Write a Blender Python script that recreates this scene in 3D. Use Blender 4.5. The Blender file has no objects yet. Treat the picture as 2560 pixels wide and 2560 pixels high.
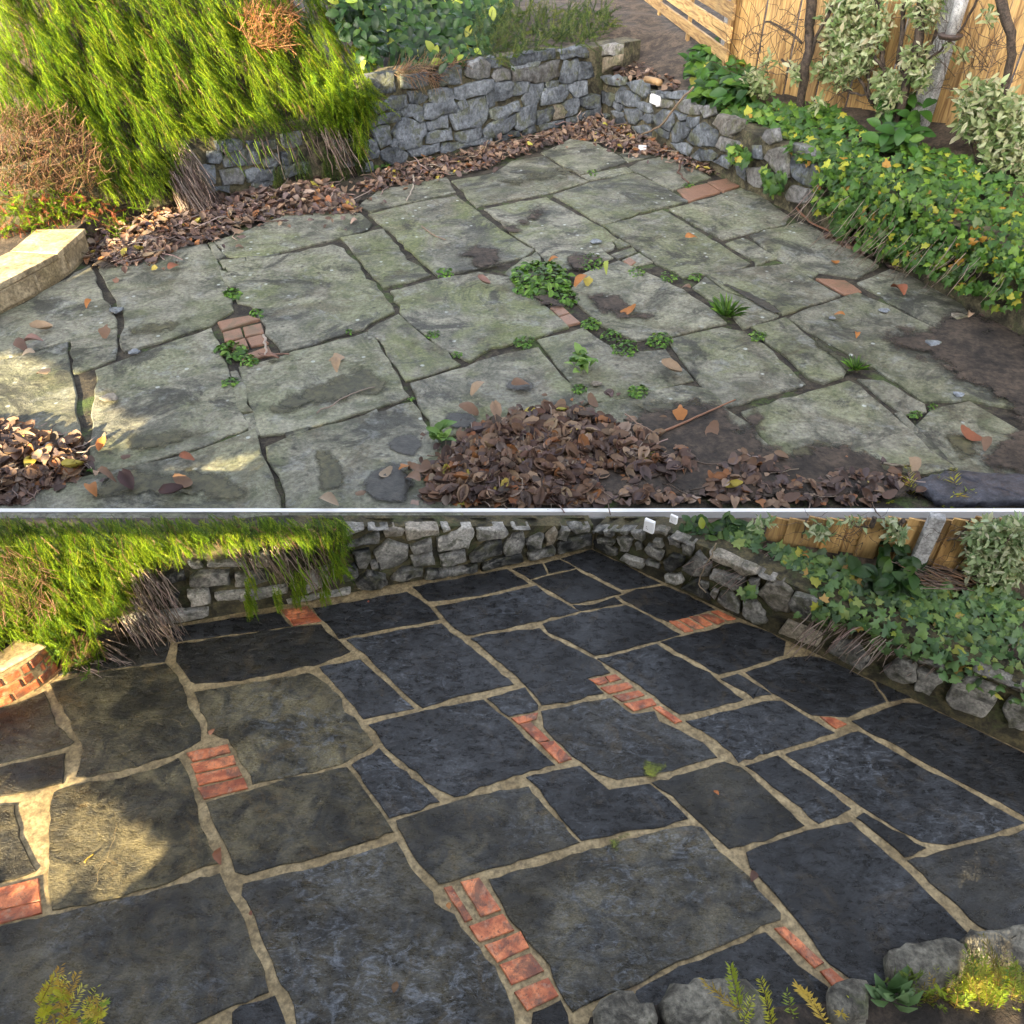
import bpy, math, random
import numpy as np
from mathutils import Vector, Matrix

rng = np.random.default_rng(11)
random.seed(11)
R = math.radians
SC = bpy.context.scene

# ------------------------------------------------------------------ camera
F_PX, CAM_Z, PITCH = 1988.0, 5.4, R(40)
cam_d = bpy.data.cameras.new('camera')
cam = bpy.data.objects.new('camera', cam_d)
SC.collection.objects.link(cam)
cam.location = (0, 0, CAM_Z)
cam.rotation_euler = (R(90) - PITCH, 0, 0)
cam_d.sensor_width = 36
cam_d.lens = 36 * F_PX / 2560
cam_d.clip_start = 0.05
cam_d.clip_end = 600
SC.camera = cam

# ------------------------------------------------------------------ light
SUN_EL = R(20)
SUN_AZ = (-0.45, -0.893)
wd = bpy.data.worlds.new('World')
SC.world = wd
wd.use_nodes = True
wn = wd.node_tree
sky = wn.nodes.new('ShaderNodeTexSky')
sky.sky_type = 'NISHITA'
sky.sun_disc = False
sky.air_density = 0.7
sky.dust_density = 4.0
sky.ozone_density = 0.0
sky.sun_elevation = SUN_EL
sky.sun_rotation = math.atan2(SUN_AZ[0], SUN_AZ[1])
haze = wn.nodes.new('ShaderNodeHueSaturation')      # thin winter haze: the same sky, less blue all over
haze.inputs['Saturation'].default_value = 0.42
wn.links.new(sky.outputs[0], haze.inputs['Color'])
wn.links.new(haze.outputs[0], wn.nodes['Background'].inputs[0])
wn.nodes['Background'].inputs[1].default_value = 0.15
sun_d = bpy.data.lights.new('sun', 'SUN')
sun_d.energy = 5.0
sun_d.angle = R(0.5)
sun_d.color = (1.0, 0.80, 0.46)
sun = bpy.data.objects.new('sun', sun_d)
SC.collection.objects.link(sun)
L = Vector((SUN_AZ[0], SUN_AZ[1], math.tan(SUN_EL))).normalized()
sun.rotation_euler = L.to_track_quat('Z', 'Y').to_euler()
sun.location = L * 40
SC.view_settings.view_transform = 'Standard'
SC.view_settings.look = 'None'
SC.view_settings.gamma = 1
SC.view_settings.use_curve_mapping = False
SC.view_settings.exposure = 2.8
SC.cycles.max_bounces = 6
SC.cycles.transparent_max_bounces = 6

# ------------------------------------------------------------------ picking places
FW = np.array((0, math.cos(PITCH), -math.sin(PITCH)))
UP = np.array((0, math.sin(PITCH), math.cos(PITCH)))
CP = np.array((0, 0, CAM_Z))
ZU = 0.24                       # level of the upper patio; the lower one is at 0


def ray(X, Y):
    return np.array(((X - 1280) / F_PX, 0, 0)) - (Y - 1280) / F_PX * UP + FW


def on_z(X, Y, z=0.0):
    d = ray(X, Y)
    return CP + d * ((z - CAM_Z) / d[2])


def on_plane(X, Y, p, n):
    d = ray(X, Y)
    return CP + d * (np.dot(np.asarray(p) - CP, n) / np.dot(d, n))


K = 700 / 1932
K2 = 350 / 1932
ORG = {'A': (0, 1280, K), 'B': (600, 1280, K), 'C': (1200, 1280, K), 'D': (1860, 1280, K),
       'E': (0, 1860, K), 'F': (600, 1860, K), 'G': (1200, 1860, K), 'H': (1860, 1860, K),
       'a': (0, 0, K), 'b': (600, 0, K), 'c': (1200, 0, K), 'd': (1860, 0, K),
       'e': (0, 580, K), 'f': (600, 580, K), 'g': (1200, 580, K), 'h': (1860, 580, K),
       'P': (880, 100, K2), 'Q': (1200, 100, K2), 'R': (1480, 150, K2), 'S': (1800, 220, K2),
       'T': (420, 250, K2), 'K': (1640, 1280, K2), 'X': (0, 0, 1)}


def pts(s):
    """'A10,20 30,40 B5,6' -> surveyed points"""
    out, o = [], None
    for w in s.split():
        if w[0].isalpha():
            o = ORG[w[0]]
            w = w[1:]
        x, y = w.split(',')
        out.append((o[0] + float(x) * o[2], o[1] + float(y) * o[2]))
    return out


def inside(poly, x, y):
    c = False
    n = len(poly)
    for i in range(n):
        x1, y1 = poly[i]
        x2, y2 = poly[i - 1]
        if (y1 > y) != (y2 > y) and x < (x2 - x1) * (y - y1) / (y2 - y1) + x1:
            c = not c
    return c


def sample(poly, n):
    xs = [p[0] for p in poly]
    ys = [p[1] for p in poly]
    out = []
    while len(out) < n:
        x, y = random.uniform(min(xs), max(xs)), random.uniform(min(ys), max(ys))
        if inside(poly, x, y):
            out.append((x, y))
    return out


# ------------------------------------------------------------------ objects
def link(o, parent=None):
    SC.collection.objects.link(o)
    if parent is not None:
        o.parent = parent
    return o


def tag(o, label=None, cat=None, group=None, kind=None):
    for k, v in (('label', label), ('category', cat), ('group', group), ('kind', kind)):
        if v:
            o[k] = v
    return o


def empty(name, loc, label=None, cat=None, group=None, kind=None):
    o = bpy.data.objects.new(name, None)
    o.empty_display_size = 0.2
    o.location = loc
    return tag(link(o), label, cat, group, kind)


def wloc(o):
    return np.array(o.location) if o is not None else np.zeros(3)


def make_mesh(name, V, Fc, mat, cols=None, smooth=False):
    me = bpy.data.meshes.new(name)
    V = np.asarray(V, dtype=np.float32)
    if isinstance(Fc, np.ndarray):
        k = Fc.shape[1]
        me.vertices.add(len(V))
        me.vertices.foreach_set('co', V.ravel())
        me.loops.add(Fc.size)
        me.loops.foreach_set('vertex_index', Fc.ravel().astype(np.int32))
        me.polygons.add(len(Fc))
        me.polygons.foreach_set('loop_start', np.arange(0, Fc.size, k, dtype=np.int32))
        me.update(calc_edges=True)
    else:
        me.from_pydata([tuple(v) for v in V], [], Fc)
    me.validate()
    if cols is not None:
        a = me.color_attributes.new('Col', 'FLOAT_COLOR', 'POINT')
        c = np.ones((len(V), 4), dtype=np.float32)
        c[:, :3] = cols
        a.data.foreach_set('color', c.ravel())
    if smooth:
        me.polygons.foreach_set('use_smooth', np.ones(len(me.polygons), dtype=bool))
    if mat:
        me.materials.append(mat)
    return me


def add(name, V, Fc, mat, parent=None, cols=None, smooth=False, base=False):
    """world-space verts -> object whose origin is its own centre (or base)"""
    V = np.asarray(V, dtype=float)
    c = V.mean(0)
    if base:
        c[2] = V[:, 2].min()
    o = bpy.data.objects.new(name, make_mesh(name, V - c, Fc, mat, cols, smooth))
    o.location = c - (wloc(parent) if parent is not None else 0)
    return link(o, parent)


class Batch:
    """many copies of small shapes joined into one mesh"""
    def __init__(s):
        s.V, s.F, s.C, s.n = [], [], [], 0

    def put(s, tpl, M, loc, col):
        V, Fc = tpl
        s.V.append(V @ np.asarray(M).T + loc)
        s.F.append(Fc + s.n)
        s.C.append(np.tile(col, (len(V), 1)))
        s.n += len(V)

    def raw(s, V, Fc, col):
        s.put((np.asarray(V, float), np.asarray(Fc, int)), np.eye(3), np.zeros(3), col)

    def build(s, name, mat, parent=None, smooth=False):
        return add(name, np.vstack(s.V), np.vstack(s.F), mat, parent, np.vstack(s.C), smooth)


def frame(n, spin=0.0):
    """matrix whose z axis is n"""
    n = np.asarray(n, float)
    n /= np.linalg.norm(n)
    a = np.cross(n, (0, 0, 1) if abs(n[2]) < .95 else (1, 0, 0))
    a /= np.linalg.norm(a)
    b = np.cross(n, a)
    c, s_ = math.cos(spin), math.sin(spin)
    x = a * c + b * s_
    return np.column_stack((x, np.cross(n, x), n))


def rvec():
    v = rng.normal(size=3)
    return v / np.linalg.norm(v)


def box(lo, hi):
    x0, y0, z0 = lo
    x1, y1, z1 = hi
    V = [(x0, y0, z0), (x1, y0, z0), (x1, y1, z0), (x0, y1, z0), (x0, y0, z1), (x1, y0, z1), (x1, y1, z1), (x0, y1, z1)]
    return np.array(V, float), [(3, 2, 1, 0), (4, 5, 6, 7), (0, 1, 5, 4), (1, 2, 6, 5), (2, 3, 7, 6), (3, 0, 4, 7)]


def tube(P, rad, sides=6):
    """round stick along P; returns triangles"""
    P = [np.asarray(p, float) for p in P]
    if np.isscalar(rad):
        rad = [rad] * len(P)
    V, Fc = [], []
    for i, p in enumerate(P):
        t = P[min(i + 1, len(P) - 1)] - P[max(i - 1, 0)]
        M = frame(t)
        for k in range(sides):
            a = 2 * math.pi * k / sides
            V.append(p + rad[i] * (M[:, 0] * math.cos(a) + M[:, 1] * math.sin(a)))
    for i in range(len(P) - 1):
        for k in range(sides):
            a, b = i * sides + k, i * sides + (k + 1) % sides
            Fc += [(a, b, b + sides), (a, b + sides, a + sides)]
    for e, i0 in ((0, 0), (1, (len(P) - 1) * sides)):
        V.append(P[0] if e == 0 else P[-1])
        for k in range(sides):
            a, b = i0 + k, i0 + (k + 1) % sides
            Fc.append((b, a, len(V) - 1) if e == 0 else (a, b, len(V) - 1))
    return np.array(V), np.array(Fc)


def wiggle(P, n, amp):
    """resample a polyline and shake it a little"""
    P = np.asarray(P, float)
    seg = np.r_[0, np.cumsum(np.linalg.norm(np.diff(P, axis=0), axis=1))]
    t = np.linspace(0, seg[-1], n)
    Q = np.column_stack([np.interp(t, seg, P[:, i]) for i in range(3)])
    Q[1:-1] += rng.normal(size=(n - 2, 3)) * amp
    return Q


# ------------------------------------------------------------------ materials
def new_mat(name):
    m = bpy.data.materials.new(name)
    m.use_nodes = True
    nt = m.node_tree
    return m, nt, nt.nodes['Principled BSDF']


def nd(nt, typ, ins=None, **props):
    n = nt.nodes.new('ShaderNode' + typ)
    for k, v in props.items():
        setattr(n, k, v)
    for k, v in (ins or {}).items():
        s = n.inputs[k]
        if hasattr(v, 'is_output'):
            nt.links.new(v, s)
        else:
            s.default_value = v
    return n


def noise(nt, vec, scale, detail=6, rough=.6, dist=0.0):
    return nd(nt, 'TexNoise', {'Vector': vec, 'Scale': scale, 'Detail': detail, 'Roughness': rough, 'Distortion': dist}).outputs[0]


def ramp(nt, fac, *stops):
    n = nd(nt, 'ValToRGB', {'Fac': fac})
    e = n.color_ramp.elements
    while len(e) < len(stops):
        e.new(0.5)
    for i, (p, c) in enumerate(stops):
        e[i].position = p
        e[i].color = (c, c, c, 1) if np.isscalar(c) else (*c, 1)
    return n.outputs[0]


def mix(nt, fac, a, b, mode='MIX'):
    n = nd(nt, 'MixRGB', {'Fac': fac}, blend_type=mode)
    for k, v in ((1, a), (2, b)):
        if hasattr(v, 'is_output'):
            nt.links.new(v, n.inputs[k])
        else:
            n.inputs[k].default_value = (*v, 1)
    return n.outputs[0]


def mth(nt, op, a, b=0.0):
    n = nd(nt, 'Math', operation=op)
    for k, v in ((0, a), (1, b)):
        if hasattr(v, 'is_output'):
            nt.links.new(v, n.inputs[k])
        else:
            n.inputs[k].default_value = v
    return n.outputs[0]


def coords(nt, jump=True):
    """world position, shifted by a random amount for each object"""
    g = nd(nt, 'NewGeometry').outputs['Position']
    if not jump:
        return g
    r = nd(nt, 'ObjectInfo').outputs['Random']
    c = nd(nt, 'CombineXYZ', {0: mth(nt, 'MULTIPLY', r, 73.0), 1: mth(nt, 'MULTIPLY', r, -41.0), 2: mth(nt, 'MULTIPLY', r, 19.0)})
    return nd(nt, 'VectorMath', {0: g, 1: c.outputs[0]}, operation='ADD').outputs[0]


def prop(nt, name):
    return nd(nt, 'Attribute', attribute_name=name, attribute_type='OBJECT').outputs['Fac']


def bump(nt, bs, h, strength, dist):
    b = nd(nt, 'Bump', {'Height': h, 'Strength': strength, 'Distance': dist})
    nt.links.new(b.outputs[0], bs.inputs['Normal'])
    return b


def setc(nt, bs, key, v):
    if hasattr(v, 'is_output'):
        nt.links.new(v, bs.inputs[key])
    else:
        bs.inputs[key].default_value = v


def mat_slate():
    m, nt, bs = new_mat('wet slate')
    p = coords(nt)
    st = nd(nt, 'VectorMath', {0: p, 1: (1.0, 1.8, 1.0)}, operation='MULTIPLY').outputs[0]
    warm_light = prop(nt, 'warm_light')
    pale = prop(nt, 'pale')
    rnd = nd(nt, 'ObjectInfo').outputs['Random']
    big = noise(nt, p, 1.7, 5, .6, .6)
    mid = noise(nt, st, 9, 10, .74, .35)
    fine = noise(nt, st, 55, 7, .78, .2)
    lay = noise(nt, st, 3.0, 10, .66, 1.0)
    cool = mix(nt, ramp(nt, mid, (.40, 0), (.60, 1)), (.0055, .006, .007), (.046, .049, .055))
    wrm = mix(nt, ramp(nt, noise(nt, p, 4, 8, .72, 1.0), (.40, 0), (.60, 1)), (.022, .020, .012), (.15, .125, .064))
    base = mix(nt, mth(nt, 'MULTIPLY', warm_light, .9), cool, wrm)
    base = mix(nt, 1.0, base, mix(nt, mth(nt, 'ADD', mth(nt, 'MULTIPLY', rnd, .2), mth(nt, 'MULTIPLY', mth(nt, 'ADD', pale, mth(nt, 'MULTIPLY', warm_light, .5)), .8)), (.30, .30, .30), (1.35, 1.35, 1.35)), 'MULTIPLY')
    base = mix(nt, 1.0, base, mix(nt, ramp(nt, big, (.36, 0), (.64, 1)), (.45, .45, .46), (1.5, 1.5, 1.48)), 'MULTIPLY')
    bloom = mth(nt, 'MULTIPLY', ramp(nt, noise(nt, st, 7, 10, .76, 1.8), (.50, 0), (.62, 1)), ramp(nt, noise(nt, p, 1.3, 4), (.44, 0), (.60, 1)))
    base = mix(nt, mth(nt, 'MULTIPLY', bloom, mth(nt, 'ADD', mth(nt, 'MULTIPLY', pale, .65), .10)), base, (.20, .22, .25))
    rust = ramp(nt, noise(nt, p, 3.3, 9, .74, 1.2), (.55, 0), (.64, 1))
    base = mix(nt, mth(nt, 'MULTIPLY', rust, mth(nt, 'ADD', .16, mth(nt, 'MULTIPLY', warm_light, .35))), base, (.13, .088, .034))
    speck = ramp(nt, nd(nt, 'TexVoronoi', {'Vector': p, 'Scale': 30.0}).outputs['Distance'], (.06, 1), (.11, 0))
    base = mix(nt, mth(nt, 'MULTIPLY', speck, ramp(nt, noise(nt, p, 7, 2), (.52, 0), (.58, .6))), base, (.26, .27, .27))
    base = mix(nt, .7, base, mix(nt, ramp(nt, fine, (.36, 0), (.66, 1)), (.25, .25, .25), (2.0, 2.0, 2.0)), 'MULTIPLY')
    setc(nt, bs, 'Base Color', base)
    setc(nt, bs, 'Roughness', ramp(nt, mid, (.40, .20), (.60, .50)))
    bs.inputs['Specular IOR Level'].default_value = .38
    # a film of water lies over part of each slab
    cb = nd(nt, 'Bump', {'Height': mth(nt, 'ADD', lay, mth(nt, 'MULTIPLY', mid, .5)), 'Strength': .55, 'Distance': .012})
    nt.links.new(cb.outputs[0], bs.inputs['Coat Normal'])
    setc(nt, bs, 'Coat Weight', ramp(nt, noise(nt, p, 1.1, 6, .62, .7), (.42, .0), (.60, .5)))
    bs.inputs['Coat Roughness'].default_value = .10
    bs.inputs['Coat IOR'].default_value = 1.33
    h = mth(nt, 'ADD', mth(nt, 'ADD', mth(nt, 'MULTIPLY', mid, 1.0), mth(nt, 'MULTIPLY', lay, 1.2)), mth(nt, 'MULTIPLY', fine, .34))
    bump(nt, bs, h, 1.0, .024)
    return m


def mat_flag():
    m, nt, bs = new_mat('mossy flagstone')
    p = coords(nt)
    g = prop(nt, 'green')
    rnd = nd(nt, 'ObjectInfo').outputs['Random']
    big = noise(nt, p, .5, 5, .6, .6)
    mid = noise(nt, p, 2.0, 10, .72, .8)
    fine = noise(nt, p, 20, 7, .75)
    base = mix(nt, ramp(nt, mid, (.40, 0), (.60, 1)), (.078, .080, .060), (.248, .242, .188))
    base = mix(nt, 1.0, base, mix(nt, rnd, (.82, .82, .82), (1.15, 1.15, 1.15)), 'MULTIPLY')
    alg = ramp(nt, noise(nt, p, .9, 8, .68, .6), (.44, 0), (.58, 1))
    base = mix(nt, mth(nt, 'MULTIPLY', alg, mth(nt, 'ADD', .12, mth(nt, 'MULTIPLY', g, .6))), base, (.135, .165, .045))
    brn = ramp(nt, noise(nt, p, 1.15, 8, .72, .9), (.53, 0), (.63, 1))
    base = mix(nt, mth(nt, 'MULTIPLY', brn, .55), base, (.075, .060, .036))
    drk = ramp(nt, noise(nt, p, .8, 9, .74, 1.1), (.52, 0), (.60, 1))
    base = mix(nt, mth(nt, 'MULTIPLY', drk, .88), base, (.034, .035, .028))
    base = mix(nt, mth(nt, 'MULTIPLY', ramp(nt, noise(nt, p, 2.9, 7, .72, .4), (.55, 0), (.64, 1)), .4), base, (.26, .275, .27))
    v = nd(nt, 'TexVoronoi', {'Vector': p, 'Scale': 4.2}).outputs['Distance']
    v = mth(nt, 'ADD', v, mth(nt, 'MULTIPLY', fine, .16))
    base = mix(nt, mth(nt, 'MULTIPLY', ramp(nt, v, (.16, 1), (.22, 0)), ramp(nt, noise(nt, p, 1.1, 3), (.50, 0), (.55, .9))), base, (.44, .47, .44))
    v2 = nd(nt, 'TexVoronoi', {'Vector': p, 'Scale': 5.0}).outputs['Distance']
    v2 = mth(nt, 'ADD', v2, mth(nt, 'MULTIPLY', noise(nt, p, 10, 5, .7), .5))
    base = mix(nt, mth(nt, 'MULTIPLY', ramp(nt, v2, (.32, 1), (.42, 0)), .6), base, (.030, .028, .022))
    base = mix(nt, .8, base, mix(nt, ramp(nt, fine, (.34, 0), (.66, 1)), (.42, .42, .42), (1.58, 1.58, 1.58)), 'MULTIPLY')
    setc(nt, bs, 'Base Color', base)
    setc(nt, bs, 'Roughness', ramp(nt, big, (.40, .5), (.60, .85)))
    h = mth(nt, 'ADD', mth(nt, 'MULTIPLY', mid, 1.1), mth(nt, 'ADD', mth(nt, 'MULTIPLY', fine, .4), mth(nt, 'MULTIPLY', big, 1.0)))
    bump(nt, bs, h, .9, .06)
    return m


def mat_simple(name, c1, c2, scale, rough=.8, bs_=.4, dist=.01, detail=7, spots=None, jump=True):
    m, nt, bs = new_mat(name)
    p = coords(nt, jump)
    n1 = noise(nt, p, scale, detail, .66, .5)
    base = mix(nt, ramp(nt, n1, (.41, 0), (.59, 1)), c1, c2)
    n2 = noise(nt, p, scale * 6, 5, .7)
    if spots:
        base = mix(nt, ramp(nt, noise(nt, p, scale * spots[1], 6, .7, .3), (spots[2], 0), (spots[2] + .09, 1)), base, spots[0])
    base = mix(nt, .75, base, mix(nt, ramp(nt, n2, (.36, 0), (.64, 1)), (.4, .4, .4), (1.6, 1.6, 1.6)), 'MULTIPLY')
    setc(nt, bs, 'Base Color', base)
    setc(nt, bs, 'Roughness', rough)
    bump(nt, bs, mth(nt, 'ADD', n1, mth(nt, 'MULTIPLY', n2, .4)), bs_, dist)
    return m


def mat_stone(name, dark, lite, moss, scale, rough, dist):
    m, nt, bs = new_mat(name)
    p = coords(nt)
    tone = prop(nt, 'tone')
    tan_ = prop(nt, 'tan')
    n1 = noise(nt, p, scale, 8, .68, .8)
    n2 = noise(nt, p, scale * 7, 6, .7)
    t = mth(nt, 'ADD', tone, mth(nt, 'MULTIPLY', mth(nt, 'SUBTRACT', n1, .5), 2.6))
    base = mix(nt, ramp(nt, t, (.0, 0), (1, 1)), dark, lite)
    base = mix(nt, mth(nt, 'MULTIPLY', tan_, .8), base, mix(nt, n1, (.09, .065, .035), (.33, .26, .16)))
    base = mix(nt, mth(nt, 'MULTIPLY', ramp(nt, noise(nt, p, scale * 1.3, 7, .7, .5), (.52, 0), (.60, 1)), .65), base, moss)
    base = mix(nt, .85, base, mix(nt, ramp(nt, n2, (.34, 0), (.66, 1)), (.4, .4, .4), (1.6, 1.6, 1.6)), 'MULTIPLY')
    setc(nt, bs, 'Base Color', base)
    setc(nt, bs, 'Roughness', rough)
    bump(nt, bs, mth(nt, 'ADD', n1, mth(nt, 'MULTIPLY', n2, .5)), 1.0, dist * 1.6)
    return m


def mat_leaf(name, rough=.5, trans=.3, spec=.5):
    m, nt, bs = new_mat(name)
    col = nd(nt, 'Attribute', attribute_name='Col').outputs['Color']
    p = nd(nt, 'NewGeometry').outputs['Position']
    c = mix(nt, .5, col, mix(nt, noise(nt, p, 30, 3), (.55, .55, .55), (1.45, 1.45, 1.45)), 'MULTIPLY')
    setc(nt, bs, 'Base Color', c)
    setc(nt, bs, 'Roughness', rough)
    bs.inputs['Specular IOR Level'].default_value = spec
    tr = nd(nt, 'BsdfTranslucent', {'Color': c})
    mx = nd(nt, 'MixShader', {0: trans, 1: bs.outputs[0], 2: tr.outputs[0]})
    nt.links.new(mx.outputs[0], nt.nodes['Material Output'].inputs[0])
    return m


def mat_brick(name, fresh):
    m, nt, bs = new_mat(name)
    p = coords(nt)
    n1 = noise(nt, p, 9, 6, .65, .4)
    n2 = noise(nt, p, 60, 4, .7)
    if fresh:
        rnd = nd(nt, 'ObjectInfo').outputs['Random']
        base = mix(nt, ramp(nt, n1, (.38, 0), (.62, 1)), (.30, .07, .028), (.66, .22, .09))
        base = mix(nt, 1.0, base, mix(nt, rnd, (.72, .66, .62), (1.12, 1.15, 1.15)), 'MULTIPLY')
        base = mix(nt, mth(nt, 'MULTIPLY', ramp(nt, noise(nt, p, 14, 6, .7), (.54, 0), (.62, 1)), .45), base, (.36, .26, .18))
        base = mix(nt, mth(nt, 'MULTIPLY', ramp(nt, noise(nt, p, 5, 6, .68, .6), (.50, 0), (.60, 1)), .75), base, (.075, .042, .03))
    else:
        base = mix(nt, n1, (.15, .075, .045), (.30, .17, .11))
        base = mix(nt, mth(nt, 'MULTIPLY', ramp(nt, noise(nt, p, 3, 5, .6, .6), (.5, 0), (.66, 1)), .6), base, (.08, .085, .05))
    base = mix(nt, ramp(nt, n2, (.58, 0), (.66, .85)), base, (.05, .028, .02))
    setc(nt, bs, 'Base Color', base)
    setc(nt, bs, 'Roughness', .55)
    bump(nt, bs, mth(nt, 'SUBTRACT', n1, n2), .5, .006)
    return m


def mat_wood():
    m, nt, bs = new_mat('fence timber')
    tc = nd(nt, 'TexCoord').outputs['Object']
    r = nd(nt, 'ObjectInfo').outputs['Random']
    off = nd(nt, 'CombineXYZ', {0: mth(nt, 'MULTIPLY', r, 31.0), 1: mth(nt, 'MULTIPLY', r, 17.0)}).outputs[0]
    p = nd(nt, 'VectorMath', {0: tc, 1: off}, operation='ADD').outputs[0]
    s = nd(nt, 'VectorMath', {0: p, 1: (9, 9, .7)}, operation='MULTIPLY').outputs[0]
    n1 = noise(nt, s, 1.5, 6, .6, 1.4)
    base = mix(nt, ramp(nt, n1, (.38, 0), (.62, 1)), (.24, .13, .045), (.56, .36, .14))
    v = nd(nt, 'TexVoronoi', {'Vector': nd(nt, 'VectorMath', {0: p, 1: (5, 5, 1.4)}, operation='MULTIPLY').outputs[0], 'Scale': 1.0}).outputs['Distance']
    base = mix(nt, ramp(nt, v, (.05, .85), (.11, 0)), base, (.07, .035, .015))
    base = mix(nt, mth(nt, 'MULTIPLY', ramp(nt, noise(nt, p, 1.3, 5), (.55, 0), (.75, 1)), .4), base, (.16, .12, .07))
    base = mix(nt, .8, base, mix(nt, r, (.6, .6, .6), (1.3, 1.3, 1.25)), 'MULTIPLY')
    setc(nt, bs, 'Base Color', base)
    setc(nt, bs, 'Roughness', .7)
    bump(nt, bs, n1, .4, .01)
    return m


def mat_plain(name, c, rough):
    m, nt, bs = new_mat(name)
    n1 = noise(nt, coords(nt, False), 8, 4)
    setc(nt, bs, 'Base Color', mix(nt, n1, tuple(v * .9 for v in c), c))
    bs.inputs['Roughness'].default_value = rough
    return m


M_SLATE = mat_slate()
M_FLAG = mat_flag()
M_MORTAR = mat_simple('tan pointing mortar', (.19, .14, .07), (.30, .23, .125), 5, .75, .5, .006, spots=((.14, .10, .06), .35, .58), jump=False)
M_SOIL = mat_simple('dark damp soil', (.012, .009, .007), (.05, .036, .026), 6, .85, .9, .03, spots=((.10, .075, .05), 3, .66), jump=False)
M_JOINT = mat_simple('joint soil with moss', (.014, .011, .008), (.055, .045, .03), 5, .9, 1.0, .04, spots=((.05, .075, .018), .35, .53), jump=False)
M_EARTH = mat_simple('brown earth', (.028, .02, .014), (.085, .062, .042), 3, .9, .9, .05, spots=((.14, .11, .08), 4, .66), jump=False)
M_STONE_U = mat_stone('dry grey wall stone', (.024, .029, .036), (.22, .245, .275), (.085, .092, .038), 2.2, .8, .03)
M_STONE_L = mat_stone('damp wall stone', (.006, .007, .007), (.33, .315, .28), (.045, .047, .02), 6, .55, .012)
M_WALLMORT_U = mat_simple('old lime mortar', (.022, .02, .012), (.12, .105, .06), 3, .9, .8, .04, spots=((.045, .05, .02), .8, .55))
M_WALLMORT_L = mat_simple('mossy wall mortar', (.014, .013, .006), (.075, .062, .028), 6, .9, .9, .02, spots=((.035, .04, .012), .8, .52))
M_BRICK = mat_brick('cleaned red brick', True)
M_BRICK_OLD = mat_brick('weathered brick', False)
M_KERB = mat_simple('sandy kerb stone', (.22, .165, .09), (.42, .33, .20), 3, .8, .5, .02)
M_BOULDER = mat_simple('rough edging rock', (.04, .036, .028), (.17, .158, .125), 5, .8, 1.0, .03, spots=((.06, .065, .03), .7, .58))
M_FOL = mat_leaf('leaf blades', .55, .42, .3)
M_FOLG = mat_leaf('glossy leaf blades', .45, .25, .35)
M_DEAD = mat_leaf('dead leaves', .6, .12)
M_BARK = mat_simple('dark bark', (.02, .014, .01), (.07, .05, .035), 14, .9, .8, .01)
M_WOOD = mat_wood()
M_CONC = mat_simple('grey concrete', (.22, .22, .22), (.36, .36, .36), 7, .85, .3, .01)
M_WHITE = mat_plain('white plastic', (.78, .79, .80), .35)
M_DIVIDER = mat_plain('white divider paint', (.84, .84, .83), .6)
M_DSLATE = mat_simple('loose blue slate', (.018, .02, .03), (.055, .058, .075), 6, .5, .4, .02)
M_GREYTUBE = mat_simple('feeder tube', (.25, .25, .25), (.38, .38, .37), 9, .35, .1, .004)
M_DARKMET = mat_simple('rusty dark tray', (.025, .017, .014), (.07, .045, .035), 20, .6, .3, .004)

# ------------------------------------------------------------------ ground and terraces
def seam(y):
    """height of the sight line that grazes the edge of the upper terrace"""
    return CAM_Z - math.tan(PITCH + 0.0026) * y


def poly_jit(P, step, amp, closed=True):
    """split long edges and roughen them (2-D points)"""
    out = []
    n = len(P)
    for i in range(n):
        a, b = np.asarray(P[i], float), np.asarray(P[(i + 1) % n], float)
        d = b - a
        ln = np.linalg.norm(d)
        k = max(1, int(round(ln / step)))
        nr = np.array((-d[1], d[0])) / max(ln, 1e-6)
        for j in range(k):
            q = a + d * (j / k)
            q = q + nr * rng.normal() * amp * (1 if j else .5)
            out.append(q)
    return out


def area2(P):
    return sum(P[i - 1][0] * P[i][1] - P[i][0] * P[i - 1][1] for i in range(len(P))) / 2


def inset(P, d):
    """move every corner of a counter-clockwise outline inwards"""
    n = len(P)
    out = []
    for i in range(n):
        e = P[(i + 1) % n] - P[i - 1]
        e = e / max(np.linalg.norm(e), 1e-6)
        out.append(P[i] + np.array((-e[1], e[0])) * d)
    return out


def slab(name, px, z, mat, parent, thick=.05, step=.10, amp=.006, bev=.008, tilt=.0, grow=0.0):
    P = [on_z(x, y, z)[:2] for x, y in px]
    if area2(P) < 0:
        P.reverse()
    if grow:
        P = inset(P, -grow)
    P = poly_jit(P, step, amp)
    n = len(P)
    c = np.mean(P, 0)
    Pi = inset(P, bev)
    tx, ty = rng.normal(size=2) * tilt
    zz = z + (rng.uniform(-1, 1) * bev * .4)
    hz = lambda q: zz + (q[0] - c[0]) * tx + (q[1] - c[1]) * ty
    V = [(*q, z - thick) for q in P] + [(*q, hz(q) - bev * .8) for q in P] + [(*q, hz(q)) for q in Pi]
    Fc = []
    for k in (0, n):
        for i in range(n):
            j = (i + 1) % n
            Fc.append((k + i, k + j, k + n + j, k + n + i))
    Fc.append(tuple(range(2 * n, 3 * n)))
    return add(name, V, Fc, mat, parent)


def sheet(name, P, z, mat, parent=None, kind='structure'):
    V = [(x, y, z) for x, y in P]
    o = add(name, V, [tuple(range(len(P)))], mat, parent)
    if kind:
        o['kind'] = kind
    return o


# one ground sheet far below everything visible, then the two paved levels
sheet('garden_ground', [(-250, -250), (250, -250), (250, 300), (-250, 300)], -.07, M_EARTH)

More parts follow.
